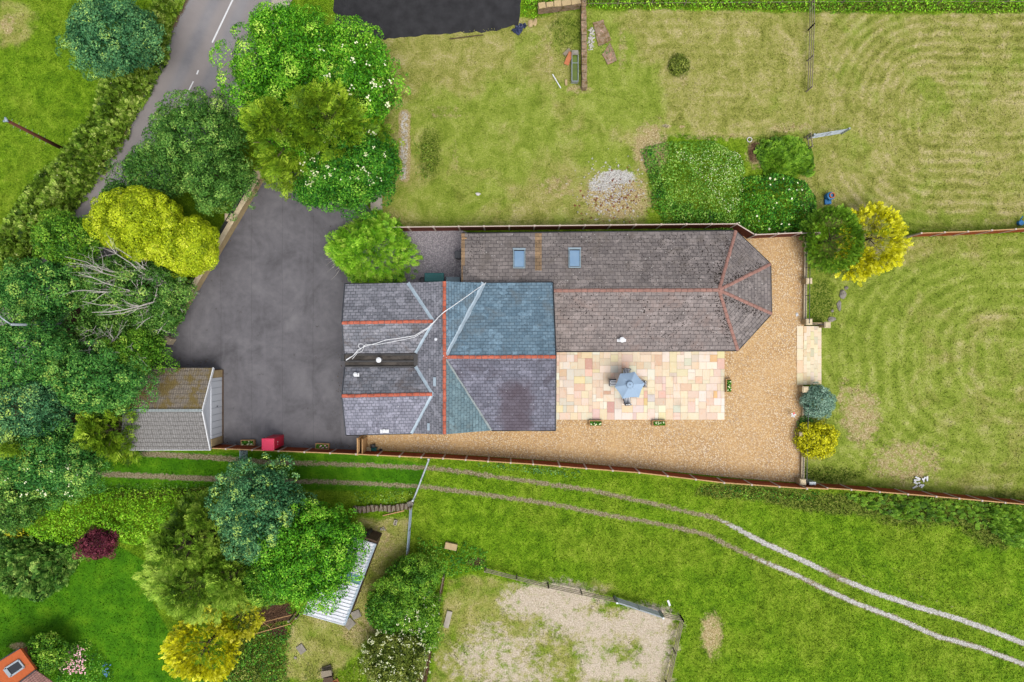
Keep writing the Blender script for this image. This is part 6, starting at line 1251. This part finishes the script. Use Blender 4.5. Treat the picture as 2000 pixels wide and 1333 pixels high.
# paddock
patch('bramble_patch', 'wide bramble and nettle patch dotted with small white flowers', 'brambles', [(1262, 283), (1300, 272), (1400, 272), (1452, 292), (1462, 330), (1455, 400), (1460, 445), (1440, 448), (1300, 440), (1290, 400), (1270, 360), (1262, 320)], 1.15, 'bramble', .13, 170, 41, ('white', 480, .055, [(1310, 300), (1460, 290), (1460, 380), (1420, 420), (1380, 360)]), amp=.4)
patch('bramble_patch', 'deeper green bramble edge along the panel fence and rubble', 'brambles', [(1252, 290), (1280, 290), (1300, 360), (1330, 400), (1420, 415), (1450, 448), (1310, 440), (1278, 400), (1275, 350)], 1.3, 'laurel', .14, 150, 42, amp=.4)
patch('laurel_shrub', 'glossy dark green shrub with scattered white flowers against the fence', 'shrub', [(1462, 340), (1520, 325), (1560, 332), (1590, 345), (1615, 380), (1612, 425), (1590, 452), (1480, 455), (1448, 430), (1455, 380)], 2.0, 'laurel', .17, 170, 43, ('white', 26, .17, None), amp=.4)
patch('long_grass', 'wind-flattened long grass between brambles and hurdle', 'long grass', [(1490, 278), (1560, 268), (1585, 300), (1588, 340), (1500, 335), (1480, 300)], .6, 'box', .12, 110, 44, fr=.5, amp=.5, lean=(1.2, .7, 0))
patch('top_hedge', 'bright green hedge bottom along the top edge right of the brick wall', 'hedge', [(1150, -25), (2030, -25), (2030, 9), (1700, 8), (1400, 11), (1200, 10), (1150, 6)], 1.2, 'hedge', .14, 120, 45, amp=.5)
patch('garden_shrub', 'bright shrub against the stone coped wall at the top edge', 'shrub', [(1022, -10), (1050, -10), (1056, 18), (1042, 30), (1022, 24)], 1.1, 'hedge', .13, 150, 46)
patch('garden_shrub', 'green planting behind the stone coped wall', 'shrub', [(1062, -20), (1120, -20), (1122, 4), (1066, 8)], 1.2, 'hedge', .13, 150, 47)
tree('weed_clump', 'round green weed clump within the mown rings of the paddock', 'weeds', 1328, 126, 24, 20, .6, 'broad', 'olive', seed=70, leaf=.1, clump=.3, tk=False, zr=.35)
patch('weeds', 'small green weeds growing on the broken slabs', 'weeds', [(1168, 92), (1190, 85), (1196, 105), (1176, 112)], .3, 'laurel', .09, 90, 48)
patch('weeds', 'green weeds beside the worn earth path in the paddock', 'weeds', [(806, 270), (845, 285), (845, 350), (812, 355)], .3, 'hedgerow', .1, 60, 49)
tree('dark_bush', 'dense rounded dark green conifer where the two fences meet', 'conifer', 1638, 463, 62, 63, 4.2, 'spiky', 'box', seed=71, L=.34, amp=.06, dens=1.25)
tree('yellow_conifer', 'bright yellow conifer crown right of the dark green rounded one', 'conifer', 1718, 462, 60, 72, 3.6, 'spiky', 'gold2', seed=72, L=.5, amp=.12, dens=1.1)
tree('yellow_conifer', 'lower yellow fringe of conifer below the dark green rounded one', 'conifer', 1682, 512, 42, 36, 2.6, 'spiky', 'gold2', seed=73, L=.5, amp=.15)
tree('silver_shrub', 'rounded silvery blue-green shrub beside the railings below the steps', 'shrub', 1605, 786, 35, 37, 2.6, 'broad', 'silver', seed=74, leaf=.09, clump=.34, amp=.06, tk=False, dens=.9)
tree('golden_shrub', 'rounded golden yellow shrub below the silvery shrub', 'shrub', 1604, 862, 44, 40, 2.3, 'broad', 'gold2', seed=75, leaf=.12, clump=.26, amp=.06, tk=False)
tree('low_shrub', 'small dark green shrub under the silvery and golden shrubs', 'shrub', 1580, 828, 16, 16, 1.2, 'broad', 'dark', seed=76, leaf=.1, clump=.3, tk=False)
# loose grass tufts over the fields, tinted by the same ground material
def tufts(n):
    rg = np.random.default_rng(99); x = rg.uniform(-40.5, 40.5, n); y = rg.uniform(-27.5, 27.5, n); px, py = 1000 + 25 * x, 666.5 - 25 * y; m = masks(px, py)
    bad = np.zeros(n, bool)
    for q in ([(495, 315), (760, 330), (760, 440), (1450, 435), (1480, 455), (1630, 455), (1625, 650), (1625, 760), (1575, 765), (1570, 955), (1400, 945), (1050, 910), (700, 895), (410, 885), (240, 888), (240, 700), (310, 650)], [(352, 0), (300, 101), (256, 203), (222, 277), (125, 419), (-40, 650), (-40, 760), (100, 690), (300, 420), (470, 178), (590, 0)], [(650, -60), (1020, -60), (1018, 50), (740, 82), (650, 50)]): bad |= inpoly(px, py, q)
    keep = ~bad & (m['track'] < .5) & (m['sand'] < .55) & (m['pale'] < .4) & (rg.random(n) < np.where(m['dry'] > .5, .55, 1)) & (np.maximum(m['soil'], m['bare']) < .6)
    x, y = x[keep], y[keep]; n = len(x); z = ground(x, y); a = rg.uniform(0, 6.28, n); h = rg.uniform(.03, .10, n) * np.where(m['rough'][keep] > .5, 2.2, 1); w_ = rg.uniform(.025, .07, n)
    c, s_ = np.cos(a), np.sin(a); lx, ly = rg.normal(0, .06, n), rg.normal(0, .06, n); V = np.stack([np.stack([x - c * w_, y - s_ * w_, z - .01], 1), np.stack([x + c * w_, y + s_ * w_, z - .01], 1), np.stack([x + lx, y + ly, z + h], 1)], 1).reshape(-1, 3)
    at = {k: ('FLOAT', np.repeat(v[keep], 3)) for k, v in m.items()}
    props(np_mesh('grass', V, 3, M['ground'], None, at), 'short tufts of grass over the meadow, lawns and paddock', 'grass', kind='stuff')
tufts(260000)

# leaf litter and grit gathered along edges
M['litter'] = plain('brown_leaf_litter', (104, 84, 56), .5, sc=6)
def along(px, sp):
    seg = [math.hypot(b[0] - a[0], b[1] - a[1]) for a, b in zip(px, px[1:])]; tot = sum(seg)
    def fn(rg):
        t = rg.uniform(0, tot)
        for (a, b), L in zip(zip(px, px[1:]), seg):
            if t <= L: return gp(a[0] + (b[0] - a[0]) * t / L + rg.normal(0, sp), a[1] + (b[1] - a[1]) * t / L + rg.normal(0, sp), .015)
            t -= L
    return fn
for k, (px, n_, sp) in enumerate([([(514, 342), (420, 500), (338, 640), (332, 700), (420, 712)], 260, 4), ([(420, 864), (560, 870), (700, 874)], 200, 4), ([(366, 0), (316, 101), (272, 203), (238, 277), (191, 331), (137, 419)], 320, 3.5), ([(640, 440), (680, 560), (668, 700), (670, 850)], 160, 6), ([(710, 872), (1040, 894), (1300, 916), (1555, 940)], 260, 5)]):
    o = crumbs('leaf_litter', n_, along(px, sp), None, 'litter', .02, .06, 60 + k); o['label'] = ['brown leaf litter under the railed drive wall', 'leaf litter along the fence foot by the troughs', 'leaf litter on the verge side of the road', 'leaf litter along the house side of the asphalt', 'grit and leaves along the fence foot on the gravel'][k]; o['category'] = 'leaf litter'
